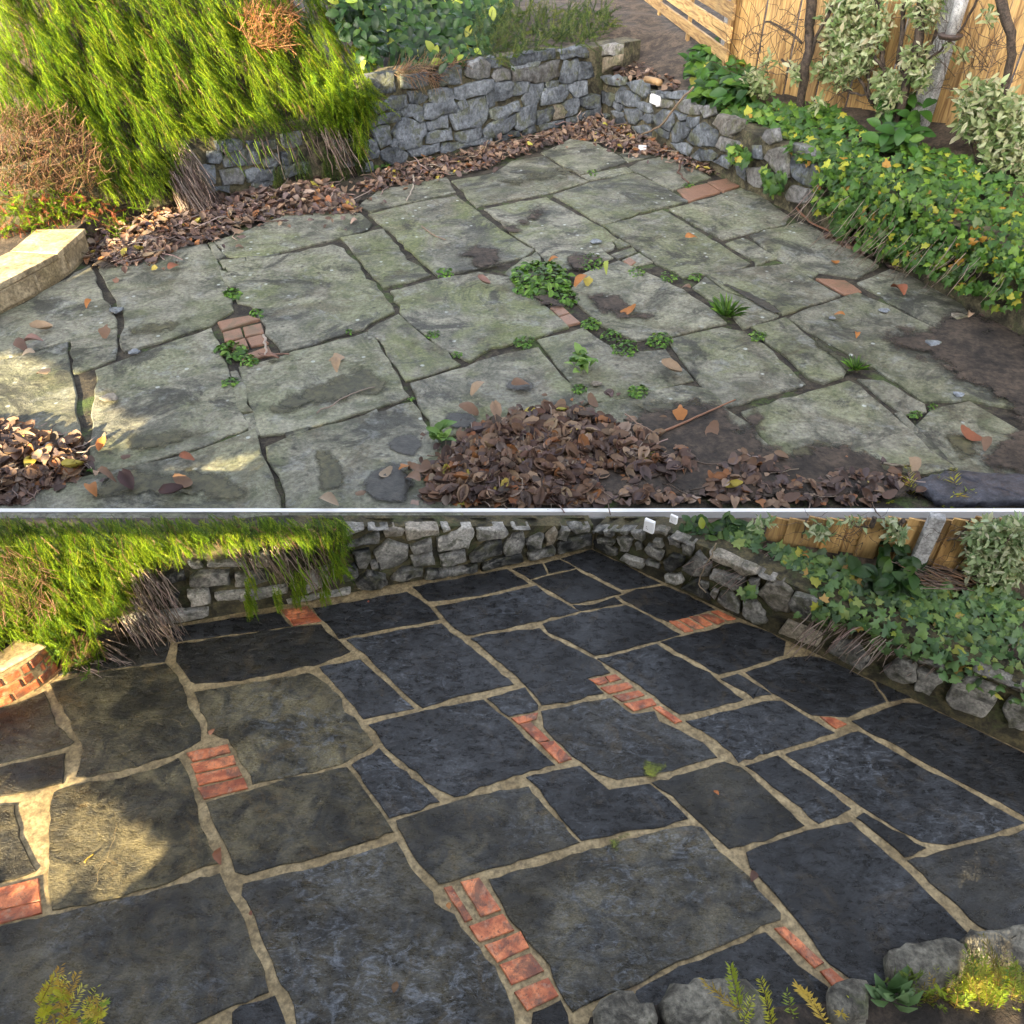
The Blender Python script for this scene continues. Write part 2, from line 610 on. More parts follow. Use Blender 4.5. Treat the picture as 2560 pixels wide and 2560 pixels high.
V, Fc = box((-5.6, 1.15, -.40), (4.3, 6.10, -.012))
slate_patio = tag(add('slate_patio', V, Fc, M_MORTAR, base=True), kind='structure',
                  label='dark wet slate patio with fresh tan pointing')
V, Fc = box((-45, 6.19, -.40), (45, 60, ZU - .035))
mossy_patio = tag(add('mossy_patio', V, Fc, M_JOINT, base=True), kind='structure',
                  label='old mossy flagstone patio with dark open joints')
V, Fc = box((-9.5, 6.135, -.40), (9.5, 6.188, ZU + .016))
tag(add('divider_strip', V, Fc, M_DIVIDER, base=True), 'thin straight white divider strip between the mossy patio and the slate patio', 'edging')  # stands for the white divider between the two views

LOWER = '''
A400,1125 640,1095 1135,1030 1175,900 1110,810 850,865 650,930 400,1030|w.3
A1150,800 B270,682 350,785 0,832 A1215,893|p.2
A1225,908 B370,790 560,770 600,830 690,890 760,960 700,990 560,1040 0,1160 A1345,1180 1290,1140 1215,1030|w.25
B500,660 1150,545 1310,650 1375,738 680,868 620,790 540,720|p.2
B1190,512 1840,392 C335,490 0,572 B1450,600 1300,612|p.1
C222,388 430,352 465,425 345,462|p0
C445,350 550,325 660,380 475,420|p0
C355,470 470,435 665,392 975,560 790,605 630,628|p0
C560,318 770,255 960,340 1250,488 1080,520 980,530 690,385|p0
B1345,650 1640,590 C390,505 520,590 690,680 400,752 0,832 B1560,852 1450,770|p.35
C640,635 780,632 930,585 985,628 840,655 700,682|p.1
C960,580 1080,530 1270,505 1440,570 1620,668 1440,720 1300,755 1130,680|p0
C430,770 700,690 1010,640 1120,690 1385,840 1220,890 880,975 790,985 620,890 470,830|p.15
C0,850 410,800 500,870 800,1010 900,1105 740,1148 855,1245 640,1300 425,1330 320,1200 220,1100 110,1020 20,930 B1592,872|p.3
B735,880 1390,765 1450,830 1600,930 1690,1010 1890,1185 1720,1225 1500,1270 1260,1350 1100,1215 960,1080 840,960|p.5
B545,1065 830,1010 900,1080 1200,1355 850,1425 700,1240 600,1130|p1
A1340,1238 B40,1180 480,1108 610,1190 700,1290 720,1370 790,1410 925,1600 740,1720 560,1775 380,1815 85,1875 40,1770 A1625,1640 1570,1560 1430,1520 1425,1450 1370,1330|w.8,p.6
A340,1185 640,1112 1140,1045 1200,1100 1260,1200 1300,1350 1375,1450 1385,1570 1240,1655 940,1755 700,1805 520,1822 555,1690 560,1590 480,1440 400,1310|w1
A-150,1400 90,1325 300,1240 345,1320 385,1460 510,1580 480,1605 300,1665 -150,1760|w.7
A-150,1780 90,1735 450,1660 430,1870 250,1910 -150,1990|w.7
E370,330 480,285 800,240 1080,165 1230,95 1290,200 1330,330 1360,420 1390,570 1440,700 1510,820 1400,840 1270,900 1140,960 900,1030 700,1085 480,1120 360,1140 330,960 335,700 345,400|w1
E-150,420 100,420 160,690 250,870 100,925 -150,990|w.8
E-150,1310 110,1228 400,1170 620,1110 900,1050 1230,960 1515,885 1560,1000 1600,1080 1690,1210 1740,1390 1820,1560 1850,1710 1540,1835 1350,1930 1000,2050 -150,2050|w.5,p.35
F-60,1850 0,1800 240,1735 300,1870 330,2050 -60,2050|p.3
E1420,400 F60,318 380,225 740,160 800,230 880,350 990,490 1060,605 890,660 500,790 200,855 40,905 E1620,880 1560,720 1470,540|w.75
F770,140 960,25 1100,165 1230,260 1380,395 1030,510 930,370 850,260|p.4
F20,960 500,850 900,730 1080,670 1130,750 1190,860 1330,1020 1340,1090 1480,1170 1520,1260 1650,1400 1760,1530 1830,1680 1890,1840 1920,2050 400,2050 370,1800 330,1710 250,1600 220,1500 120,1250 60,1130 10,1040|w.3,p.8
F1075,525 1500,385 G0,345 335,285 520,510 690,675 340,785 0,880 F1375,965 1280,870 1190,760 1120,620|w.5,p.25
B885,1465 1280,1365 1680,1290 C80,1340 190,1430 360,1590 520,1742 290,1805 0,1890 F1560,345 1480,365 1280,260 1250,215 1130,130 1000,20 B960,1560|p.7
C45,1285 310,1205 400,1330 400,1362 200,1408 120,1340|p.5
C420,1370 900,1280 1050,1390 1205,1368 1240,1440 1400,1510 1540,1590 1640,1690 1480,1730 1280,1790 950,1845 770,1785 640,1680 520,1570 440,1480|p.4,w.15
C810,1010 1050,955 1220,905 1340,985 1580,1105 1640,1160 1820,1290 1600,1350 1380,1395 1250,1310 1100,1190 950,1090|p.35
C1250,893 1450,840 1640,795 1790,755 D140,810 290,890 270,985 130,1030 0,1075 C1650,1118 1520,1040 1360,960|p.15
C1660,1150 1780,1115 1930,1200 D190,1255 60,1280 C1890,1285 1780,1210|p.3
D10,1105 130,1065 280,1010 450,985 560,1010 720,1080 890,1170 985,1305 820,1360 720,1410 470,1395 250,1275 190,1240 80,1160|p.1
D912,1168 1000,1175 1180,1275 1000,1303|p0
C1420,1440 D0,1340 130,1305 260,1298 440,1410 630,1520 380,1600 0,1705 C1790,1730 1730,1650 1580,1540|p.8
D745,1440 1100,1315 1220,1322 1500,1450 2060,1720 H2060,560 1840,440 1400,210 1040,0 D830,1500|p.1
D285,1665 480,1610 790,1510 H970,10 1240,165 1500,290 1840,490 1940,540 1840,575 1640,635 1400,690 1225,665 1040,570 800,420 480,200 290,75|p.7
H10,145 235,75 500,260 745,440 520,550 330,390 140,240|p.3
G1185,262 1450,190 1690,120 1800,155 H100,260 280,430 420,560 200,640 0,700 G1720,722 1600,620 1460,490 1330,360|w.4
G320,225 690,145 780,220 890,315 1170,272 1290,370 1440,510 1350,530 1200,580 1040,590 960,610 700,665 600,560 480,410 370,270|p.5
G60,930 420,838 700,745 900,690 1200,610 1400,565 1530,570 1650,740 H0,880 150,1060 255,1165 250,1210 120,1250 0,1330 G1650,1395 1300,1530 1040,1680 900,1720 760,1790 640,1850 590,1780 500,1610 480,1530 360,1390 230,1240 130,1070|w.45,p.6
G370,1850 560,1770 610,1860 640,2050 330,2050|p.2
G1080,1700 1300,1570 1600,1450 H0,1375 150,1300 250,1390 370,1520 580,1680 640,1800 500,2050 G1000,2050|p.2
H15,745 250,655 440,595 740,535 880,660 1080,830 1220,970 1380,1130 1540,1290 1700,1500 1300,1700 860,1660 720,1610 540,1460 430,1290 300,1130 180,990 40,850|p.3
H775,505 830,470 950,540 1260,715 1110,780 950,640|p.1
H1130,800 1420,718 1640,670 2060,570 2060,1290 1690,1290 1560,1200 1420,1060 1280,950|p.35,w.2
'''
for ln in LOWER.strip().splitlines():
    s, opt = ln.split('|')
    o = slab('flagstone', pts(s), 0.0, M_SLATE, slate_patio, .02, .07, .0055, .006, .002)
    o['warm_light'], o['pale'] = 0.0, 0.0  # sunny tint of the left slabs is painted into their colour
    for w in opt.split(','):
        o['warm_light' if w[0] == 'w' else 'pale'] = float(w[1:])  # low values paint the far slabs darker in place of dark reflections

BR_LOWER = '''
B280,670 470,645 500,680 310,705
B310,710 500,682 530,715 340,740
B340,742 530,717 558,748 370,780
K180,1500 300,1495 520,1630 400,1650
K320,1475 440,1455 665,1590 545,1610
K460,1440 580,1425 785,1540 690,1575
K600,1415 720,1395 950,1500 850,1540
K765,1370 860,1350 1105,1465 1000,1490
A1285,1660 1570,1598 1590,1655 1325,1720
A1315,1735 1610,1675 1630,1735 1345,1800
A1345,1812 1640,1752 1670,1815 1370,1885
E1360,300 1680,230 1715,300 1405,378
E-80,1010 265,920 275,1080 -80,1160
E-80,1165 275,1085 285,1165 -80,1255
C215,1420 400,1380 390,1425 265,1460
C270,1460 350,1445 480,1570 405,1590
C410,1590 510,1575 635,1700 545,1730
C750,1155 855,1132 885,1172 820,1190
C865,1130 935,1115 975,1150 895,1170
C830,1210 1020,1170 1060,1205 890,1250
C915,1265 1095,1225 1135,1260 980,1305
C990,1320 1185,1280 1220,1325 1060,1370
C1195,1345 1240,1335 1395,1440 1345,1455
D525,1410 620,1415 710,1460 635,1490
F1405,990 1460,975 1605,1205 1550,1225
F1520,950 1650,920 1800,1140 1660,1190
F1580,1255 1815,1170 1895,1280 1650,1365
G30,1385 280,1290 340,1400 120,1505
G135,1520 350,1440 445,1560 215,1660
G235,1710 470,1610 540,1735 325,1840
H210,1270 280,1255 555,1505 490,1545
H525,1565 600,1540 720,1650 620,1680
'''
for ln in BR_LOWER.strip().splitlines():
    slab('brick', pts(ln), 0.003, M_BRICK, slate_patio, .02, .09, .0022, .006, .002)

UPPER = '''
e-150,640 90,530 350,385 520,285 615,235 650,310 690,440 800,600 795,650 560,720 280,800 -150,900|.1
e490,740 800,665 790,870 650,920 515,970|.6
e-150,920 270,815 460,760 470,960 500,1070 510,1200 530,1320 560,1450 500,1550 250,1700 -150,1990|.1
e700,200 1050,170 1200,95 1420,80 1460,140 1510,240 1530,340 1590,420 1600,540 1450,640 1100,750 860,820 830,790 860,620 860,560 770,400 730,330 690,260|.35
e660,950 1040,810 1460,665 1500,760 1550,900 1590,1020 1610,1120 1650,1240 1730,1330 1560,1390 1450,1450 1200,1520 850,1620 660,1640 635,1500 640,1200 660,1080|.3
e200,1990 300,1760 640,1680 860,1625 1250,1550 1560,1440 1750,1355 1790,1530 1880,1690 1920,1830 1960,2050 200,2050|.2
e-150,1990 250,1720 290,1760 200,2050 -150,2050|.1
e1440,70 1480,70 1550,160 1500,190|.2
e1510,190 1690,170 1690,195 1540,240|.2
e1700,170 1930,135 1925,150 1700,195|.2
e1520,260 1580,280 1630,380 1560,370|.2
e1600,960 1625,960 1740,1240 1670,1240|.2
e1690,1255 1740,1245 1790,1400 1760,1395|.2
e1480,65 b60,1590 300,1480 680,1455 830,1475 905,1545 880,1580 690,1635 450,1690 180,1760 0,1770 e1570,160|.7
f0,205 160,178 640,85 710,110 820,225 860,320 930,345 1060,548 900,620 850,660 640,720 470,785 285,818 230,740 165,605 80,500 e1650,480 1640,390 1560,235 1690,205|.5
b700,1640 985,1580 f1130,160 1315,295 1170,335 990,380 930,310 840,200 755,90|.6
b890,1478 1200,1400 1490,1348 1640,1460 1780,1570 c270,1670 370,1720 300,1770 b1650,1850 1480,1875 1370,1900 1180,1730 1050,1600|.8
g300,180 375,130 475,270 240,320 180,280|.4
f1040,405 1360,325 1640,275 g200,310 420,490 600,655 340,735 80,790 f1580,885 1390,790 1200,640 1110,540|.8
f890,680 1090,570 1240,700 1370,790 1510,910 1300,985 1150,1020 1050,890 960,740|.8
f-10,930 200,880 460,800 880,690 950,760 1040,930 1160,1135 900,1215 560,1320 320,1375 150,1395 100,1260 40,1080|.3
f1180,1045 1560,930 g80,870 400,795 510,930 620,1040 745,1170 580,1220 300,1300 f1450,1400 1330,1360 1270,1230|.7
f195,1480 300,1430 600,1340 900,1260 1190,1180 1260,1300 1345,1420 1500,1650 1550,2050 370,2050 320,1800 280,1670 200,1560|.35
f20,1260 80,1245 130,1400 90,1400|.2
f310,1385 480,1345 460,1370 320,1410|.2
f880,1250 945,1220 950,1240 900,1265|.2
b830,1420 960,1310 1420,1220 1490,1320 1200,1385 900,1455|.3
b1340,1130 1560,1075 1560,1185 1430,1195|.2
b1465,1245 1760,1190 c220,1110 440,1075 560,1160 745,1245 500,1320 30,1405 b1640,1430 1560,1340|.3
c430,1050 620,960 780,980 880,1030 1010,1110 850,1160 690,1200 560,1130|.25
c970,1060 1150,1040 1230,1070 1020,1110|.4
c1030,1155 1100,1115 1240,1085 1380,1110 1400,1160 1430,1270 1340,1310 1200,1240 1060,1170|.3
c1410,1150 1500,1160 1590,1220 1440,1268|.4
c700,1210 840,1180 1010,1150 1050,1180 900,1215 745,1238|.4
c510,1345 760,1260 1070,1195 1200,1260 1430,1385 1200,1440 1000,1500 850,1550 700,1460|.5
c35,1440 460,1360 640,1460 800,1545 940,1645 810,1690 910,1775 720,1830 490,1860 390,1710 250,1630 110,1500|.7
c815,1685 905,1665 920,1710 860,1735|.6
c915,1655 960,1645 1025,1685 950,1710|.6
c905,1755 1060,1705 1080,1735 950,1780|.9
c985,1790 1100,1745 1190,1800 1040,1840|1
c865,1555 1260,1450 1380,1520 1690,1710 1860,1815 1770,1850 g1400,310 1290,240 c1150,1755 1000,1650|.5
c1310,1440 1640,1350 1800,1295 d100,1340 310,1490 290,1540 60,1595 c1680,1645 1520,1560|.4
c1700,1675 1810,1640 d20,1650 225,1775 75,1825 c1900,1790|.6
d45,1620 390,1530 560,1620 870,1790 930,1830 h790,310 520,270 480,310 230,170|.4
g1560,290 1830,250 h280,215 660,430 400,515 265,560 g1900,470 1700,400|.5
g1470,380 1555,310 1690,410 h60,480 240,570 90,630 0,660 g1720,550|.4
g620,400 720,290 960,200 1120,270 1400,400 1580,520 1690,620 1330,710 1080,740 840,640 690,500|.1
g400,745 715,660 850,760 1000,830 1280,810 1370,910 1470,1015 1370,1035 1180,1105 910,1150 760,1170 620,1010 500,860|.4
g1310,740 1670,655 h0,690 130,770 420,1045 250,1095 0,1170 g1680,1200 1560,1075 1430,920|.6
h60,650 280,585 460,740 720,920 690,990 550,1035 460,1000 300,850 160,750|.5
h310,590 400,540 790,415 1100,560 1270,640 1840,960 2060,1080 2060,1250 1560,1150 1240,1165 900,930 640,790|.25
h790,345 1010,255 1250,330 1440,450 1700,700 2060,880 2060,1020 1840,910 1270,620 1080,520|.15
h790,1010 960,1025 1240,1185 1250,1230 1120,1260|.4
h0,1240 440,1100 730,1025 800,1060 1000,1230 1220,1440 1450,1620 1250,1660 800,1630 280,1570 150,1430|.45
h1300,1230 1560,1165 1700,1250 2060,1480 2060,1700 1500,1660 1200,1330|.15
h1050,1245 1080,1235 1470,1610 1400,1620 1220,1440|.3
g760,1190 1000,1150 1390,1055 1560,1080 1690,1220 h60,1340 230,1540 0,1600 g1300,1600 900,1400|.15
'''
for ln in UPPER.strip().splitlines():
    s, g = ln.split('|')
    o = slab('flagstone', pts(s), ZU, M_FLAG, mossy_patio, .06, .20, .016, .014, .003, .020)
    o['green'] = float(g)

BR_UPPER = '''
e1500,620 1720,575 1790,600 1530,680
e1530,690 1660,660 1680,720 1550,755
e1670,655 1800,625 1820,690 1690,718
e1560,770 1690,730 1720,790 1600,810
e1700,728 1800,700 1850,760 1730,785
e1650,850 1850,780 1880,840 1660,880
g480,520 560,500 620,555 540,580
g545,585 625,560 690,620 600,645
c1360,1305 1560,1260 1660,1320 1440,1388
c1570,1255 1700,1230 1790,1280 1680,1318
h500,315 700,330 815,405 690,425
c985,1800 1030,1775 1080,1805 1040,1838
'''
for ln in BR_UPPER.strip().splitlines():
    slab('brick', pts(ln), ZU + .006, M_BRICK_OLD, mossy_patio, .05, .2, .012, .016, .006)


# ------------------------------------------------------------------ walls
class Wall:
    """a vertical wall face standing on the ground line between two picked points"""
    def __init__(s, p0, p1, z):
        s.p0, s.p1 = np.array(p0, float), np.array(p1, float)
        t = s.p1 - s.p0
        t[2] = 0
        s.len = np.linalg.norm(t)
        s.t = t / s.len
        n = np.array((s.t[1], -s.t[0], 0))
        s.n = n if np.dot(n, CP - s.p0) > 0 else -n
        s.z = z

    def ab(s, X, Y, off=0.0):
        q = on_plane(X, Y, s.p0 + s.n * off, s.n)
        return np.dot(q - s.p0, s.t), q[2] - s.z

    def at(s, a, b, off=0.0):
        q = s.p0 + s.t * a + s.n * off
        return np.array((q[0], q[1], s.z + b))


def core(w, a0, a1, top, thick, name, label, mat, step=.4):
    """the mortar body of a wall: a strip with its own top profile"""
    A = np.arange(a0, a1 + step * .5, step)
    V, Fc = [], []
    for a in A:
        h = top(a)
        V += [w.at(a, -.5, 0), w.at(a, h, 0), w.at(a, h + 0.0, -thick), w.at(a, -.5, -thick)]
    for i in range(len(A) - 1):
        k = i * 4
        for q in range(4):
            r = (q + 1) % 4
            Fc.append((k + q, k + r, k + 4 + r, k + 4 + q))
    Fc += [(0, 3, 2, 1), (len(V) - 4, len(V) - 3, len(V) - 2, len(V) - 1)]
    o = add(name, V, Fc, mat, base=True)
    return tag(o, label, 'wall')


def wall_stone(w, px, mat, parent, prot, tone=.5, tan_=0.0, step=.12, amp=.012, grow=0.0, hmax=None):
    P = [np.array(w.ab(x, y, prot * .6)) for x, y in px]
    for p in P:
        p[1] = max(p[1], .0)
        if hmax is not None:
            p[1] = min(p[1], hmax(p[0]))
    if area2(P) < 0:
        P.reverse()
    if abs(area2(P)) < 1e-4:
        return
    if grow:
        P = inset(P, -grow)
    P = poly_jit(P, step, amp)
    n = len(P)
    c = np.mean(P, 0)
    ex = math.sqrt(abs(area2(P)))
    V, Fc = [], []
    pr = prot * rng.uniform(.7, 1.25)
    tl = rng.normal(size=2) * .12
    for d, ins in ((-.06, 0), (pr * .35, 0), (pr * .88, ex * .03), (pr, ex * .08), (pr * 1.04, ex * .22)):
        Q = [q + (c - q) * 0 for q in P] if ins == 0 else [q + (c - q) * min(.9, ins / max(np.linalg.norm(c - q), 1e-3)) for q in P]
        for q in Q:
            dd = d + (np.dot(q - c, tl) * .35 + rng.normal() * pr * .07 if d > 0 else 0)
            V.append(w.at(q[0], q[1], dd))
    V.append(w.at(c[0], c[1], pr * 1.06 + rng.normal() * pr * .1))
    flip = np.dot(np.cross(w.t, (0, 0, 1)), w.n) < 0
    for k in range(4):
        for i in range(n):
            j = (i + 1) % n
            f = (k * n + i, k * n + j, (k + 1) * n + j, (k + 1) * n + i)
            Fc.append(f[::-1] if flip else f)
    for i in range(n):
        f = (4 * n + i, 4 * n + (i + 1) % n, 5 * n)
        Fc.append(f[::-1] if flip else f)
    o = add('stone', V, Fc, mat, parent, smooth=True)
    o['tone'], o['tan'] = tone, tan_
    return o


def stones(w, txt, mat, parent, prot, step, amp, grow, lo=.3, hi=.75, hmax=None):
    for s in txt.replace('\n', '|').split('|'):
        s = s.strip()
        if not s:
            continue
        tone, tn = rng.uniform(lo, hi), 0.0
        w_ = s.split()
        while w_[-1][0] in '#~':
            if w_[-1][0] == '#':
                tone = float(w_[-1][1:])
            else:
                tn = float(w_[-1][1:])
            w_ = w_[:-1]
        wall_stone(w, pts(' '.join(w_)), mat, parent, prot, tone, tn, step, amp, grow, hmax)


# upper walls
UC = on_z(1502, 290, ZU)
W_UB = Wall(UC, on_z(926, 420, ZU), ZU)
W_UR = Wall(UC, on_z(2085, 580, ZU), ZU)
UR_END = on_z(2085, 580, ZU)
W_UR2 = Wall(UR_END, on_z(2420, 770, ZU), ZU)
# lower walls
LC = on_z(1479, 1369)
W_LB = Wall(LC, on_z(417, 1563), 0)
W_LR = Wall(LC, on_z(2527, 1860), 0)
top_ub = lambda a: 1.52 + .16 * min(1, max(0, a / 5.5)) - .55 * min(1, max(0, (a - 6.5) / .6))
top_ur = lambda a: .72 + .26 * min(1, max(0, a / 3.0))
wall_ub = core(W_UB, -1.2, 17, top_ub, .55, 'stone_wall', 'tall grey stone retaining wall at the back of the mossy patio', M_WALLMORT_U, .6)
wall_ur = core(W_UR, 0.02, W_UR.len, top_ur, .5, 'stone_wall', 'low rubble wall on the right of the mossy patio, ivy over its top', M_WALLMORT_U, .6)
V, Fc = [], []
wall_ur2 = core(W_UR2, 0.0, 6.0, lambda a: .95, .5, 'stone_wall', 'ivy covered near end of the rubble wall beside the mossy patio', M_WALLMORT_U, .6)
cap = lambda w, m, top: (lambda a: max(.05, min(top, seam((w.p0 + w.t * a)[1] + m) - .01)))
top_lb = cap(W_LB, .16, .95)
top_lr = cap(W_LR, .2, .62)
wall_lb = core(W_LB, 0.0, 5.6, top_lb, .16, 'stone_wall', 'damp rubble wall with mossy joints behind the slate patio', M_WALLMORT_L, .2)
wall_lr = core(W_LR, 0.02, 5.2, top_lr, .22, 'stone_wall', 'damp rubble wall on the right of the slate patio below the ivy', M_WALLMORT_L, .2)

stones(W_UB, '''
P200,510 580,460 610,700 240,770 #.15|P680,520 1060,470 1050,600 900,660 680,650 #.4|P1130,500 1250,400 1525,370 1525,580 1220,630 #.4
P1560,460 1640,320 1800,260 1900,340 1890,500 1760,525 1580,490 ~.3|P470,850 560,790 740,770 760,900 600,970 490,950|P780,740 930,710 1045,800 1000,840 810,860
P1060,710 1280,670 1400,690 1410,800 1390,850 1130,870 1070,820 #.6|P1420,680 1700,590 1925,560 1920,640 1840,720 1500,815 1420,800|P220,880 440,860 470,920 330,1020 230,1040
P210,1150 400,1060 640,980 680,1080 480,1150 230,1200|P670,990 860,890 980,950 970,1020 720,1050|P850,1060 950,1030 970,1090 920,1130
P980,1080 1010,910 1400,845 1450,930 1440,990 1100,1070 #.6|P1460,860 1560,830 1600,900 1500,970|P1340,1050 1620,850 1840,780 1885,960 1850,1080 1770,1190 1430,1225 1390,1110 #.62
P1030,1150 1320,1050 1335,1200 1050,1250 #.65|P1060,1290 1360,1230 1385,1360 1040,1410 1030,1340 #.62|P1430,1300 1780,1190 1780,1330 1720,1370 1500,1415 1440,1370 #.6
P550,1280 730,1070 850,1130 1000,1150 1030,1280 970,1330 950,1460 700,1520 640,1480 640,1360 #.65|P270,1260 510,1190 540,1420 380,1480 330,1370 #.6
P210,1400 310,1370 370,1550 360,1600 180,1640 170,1560|P400,1560 620,1480 760,1580 750,1680 540,1720 420,1640 #.35|P770,1540 960,1480 1210,1430 1210,1510 1000,1590 820,1600 #.6
P1220,1580 1260,1440 1500,1440 1920,1350 1925,1440 1550,1540 1260,1590 #.5|P540,1460 600,1370 630,1430 560,1480|P120,1760 280,1700 290,1770 130,1810 #1.0
Q110,260 170,240 300,290 280,360 150,375|Q390,260 600,200 1060,140 1065,230 700,300 440,340 #.3|Q1110,160 1420,90 1480,150 1350,180 1120,195 #.3|Q1120,210 1480,180 1490,225 1130,245 #.25
Q170,500 220,410 400,440 420,540 200,560 ~.3|Q440,430 780,380 1110,290 1115,480 760,590 620,550 450,550 ~.25|Q430,360 820,310 800,340 460,410 #.9
Q1180,290 1350,260 1360,330 1330,550 1270,590 1100,570 #.4|Q1370,310 1540,320 1580,490 1350,555 #.25|Q200,600 680,590 660,700 330,830 210,840 #.45|Q690,620 870,590 870,680 800,870 620,900 590,820 #.5
Q900,600 1080,580 1085,630 910,640|Q870,690 1200,620 1220,720 1150,830 840,885 #.45|Q1240,620 1460,570 1470,730 1330,800 1220,660 #.55|Q100,640 180,600 190,760 200,900 130,930 90,780
Q130,990 540,850 560,960 230,1080 130,1060 #.6|Q580,960 780,890 760,1150 540,1240 480,1200 510,1040 #.5|Q790,1000 1000,930 1030,960 960,1120 800,1160 #.4|Q1030,900 1120,900 1180,990 1150,1060 1040,1090 ~.8
Q1150,880 1360,810 1370,880 1330,1010 1190,1050|Q1380,820 1560,750 1660,770 1640,900 1490,940 1390,890 #.35|Q40,1260 200,1130 490,1030 480,1150 380,1250 170,1340 60,1340 #.4|Q210,1330 540,1270 560,1340 220,1400 #.2
Q580,1250 740,1170 760,1270 700,1310 580,1340 #.1|Q820,1190 1160,1110 1170,1200 850,1280 #.4|Q1200,1110 1660,910 1670,1040 1300,1190 1190,1190 #.25|Q0,1390 160,1350 160,1420 0,1460
T650,600 1000,570 1010,660 900,695 700,690 #.35|T1080,590 1480,560 1490,650 1300,690 1090,690 #.4|T1560,500 1830,450 1850,600 1720,650 1600,640 ~.3 #.55|T560,760 720,720 740,800 700,860 560,850 #.3
T770,830 860,730 1290,690 1300,860 1100,890 780,910 #.4|T1320,780 1500,760 1530,870 1480,910 1330,915|T1560,740 1760,720 1740,830 1700,890 1590,890|T400,940 640,910 640,1140 480,1210 420,1100 #.45
T730,990 1000,960 1040,1060 1030,1140 780,1160 ~.3 #.75|T1060,1000 1470,950 1490,1100 1100,1115 #.6|T1550,920 1930,880 1930,1000 1560,1070 #.5|T540,1210 850,1200 850,1260 560,1270|T1160,1160 1450,1130 1470,1180 1180,1220
P-60,1400 160,1370 160,1560 -60,1590 #.5|P-240,1380 -80,1360 -80,1560 -240,1560 #.45|P-200,1640 140,1590 150,1690 -200,1760 #.4
''', M_STONE_U, wall_ub, .075, .22, .02, .032, .3, .62)
stones(W_UR, '''
Q1610,100 1760,60 1930,80 1925,200 1620,210 ~.5 #.6|Q1540,300 1640,250 1930,220 1900,330 1620,465 1590,400 ~.9
R100,240 430,240 430,330 380,360 250,330 #.35|R490,320 620,290 740,330 740,480 730,520 560,430 #.4|R330,480 400,390 650,500 640,640 560,650 340,560 #.3|R130,430 310,490 300,560 260,650 140,590 #.3
R300,570 430,640 420,690 370,690 280,640|R640,590 800,600 820,720 770,730 640,660|R820,440 1010,450 1300,450 1290,520 1050,510 940,520 #.45|R930,530 1090,580 1100,640 1060,660 920,620 ~.3|R450,680 680,700 700,800 590,890 520,870
R680,790 740,740 820,760 820,860 760,870|R860,770 980,680 1110,720 1110,860 1070,980 1010,960 880,890 #.35|R1130,700 1290,770 1290,820 1230,820|R1150,560 1340,570 1470,640 1470,740 1380,750 1230,700 ~.3
R1310,800 1460,800 1450,900 1400,940 1300,890|R1090,1000 1170,870 1280,870 1340,960 1300,1060 1180,1140 1110,1120 #.25|R860,960 920,940 1050,1020 1040,1080 950,1050|R560,930 700,900 800,960 800,1070 720,1060 600,1000
R1330,1110 1480,900 1540,870 1720,990 1690,1190 1560,1190 1420,1170 #.3|R1480,690 1650,660 1660,740 1550,800 ~.3|R1680,860 1750,760 1930,790 1930,1060 1800,1030 ~.5|R1690,1190 1760,1060 1930,1110 1930,1290 1780,1240 ~.4
R1100,1150 1300,1160 1360,1220 1320,1310 1240,1290 #.7|R1360,1340 1480,1240 1620,1240 1710,1330 1680,1380 1420,1350|R1690,1400 1800,1330 1930,1410 1900,1490 1780,1450|R290,840 410,770 460,880 400,930 #.0|R150,740 230,780 200,810 #.2|R280,710 430,730 420,780 310,740
S0,430 150,400 300,450 260,580 160,650 20,620 ~.4|S580,690 640,600 760,590 790,720 680,780 ~.3 #.5|S0,700 240,760 300,800 100,890 0,850 ~.3|S450,800 540,800 560,980 450,960|S580,960 650,880 880,820 920,920 960,1030 950,1230 830,1220 700,1110 ~.4
S980,780 1240,840 1290,960 1150,920 1010,890 ~.2|S960,1040 1010,950 1240,1000 1400,1180 1400,1330 1260,1350 1140,1320 1000,1210 #.3|S370,1120 540,1100 640,1200 600,1370 400,1280 ~.4 #.6|S900,1460 990,1350 1250,1410 1240,1560 1140,1590 940,1540 ~.4|S220,1050 350,1030 350,1270 240,1180
''', M_STONE_U, wall_ur, .075, .2, .02, .022, .3, .55)
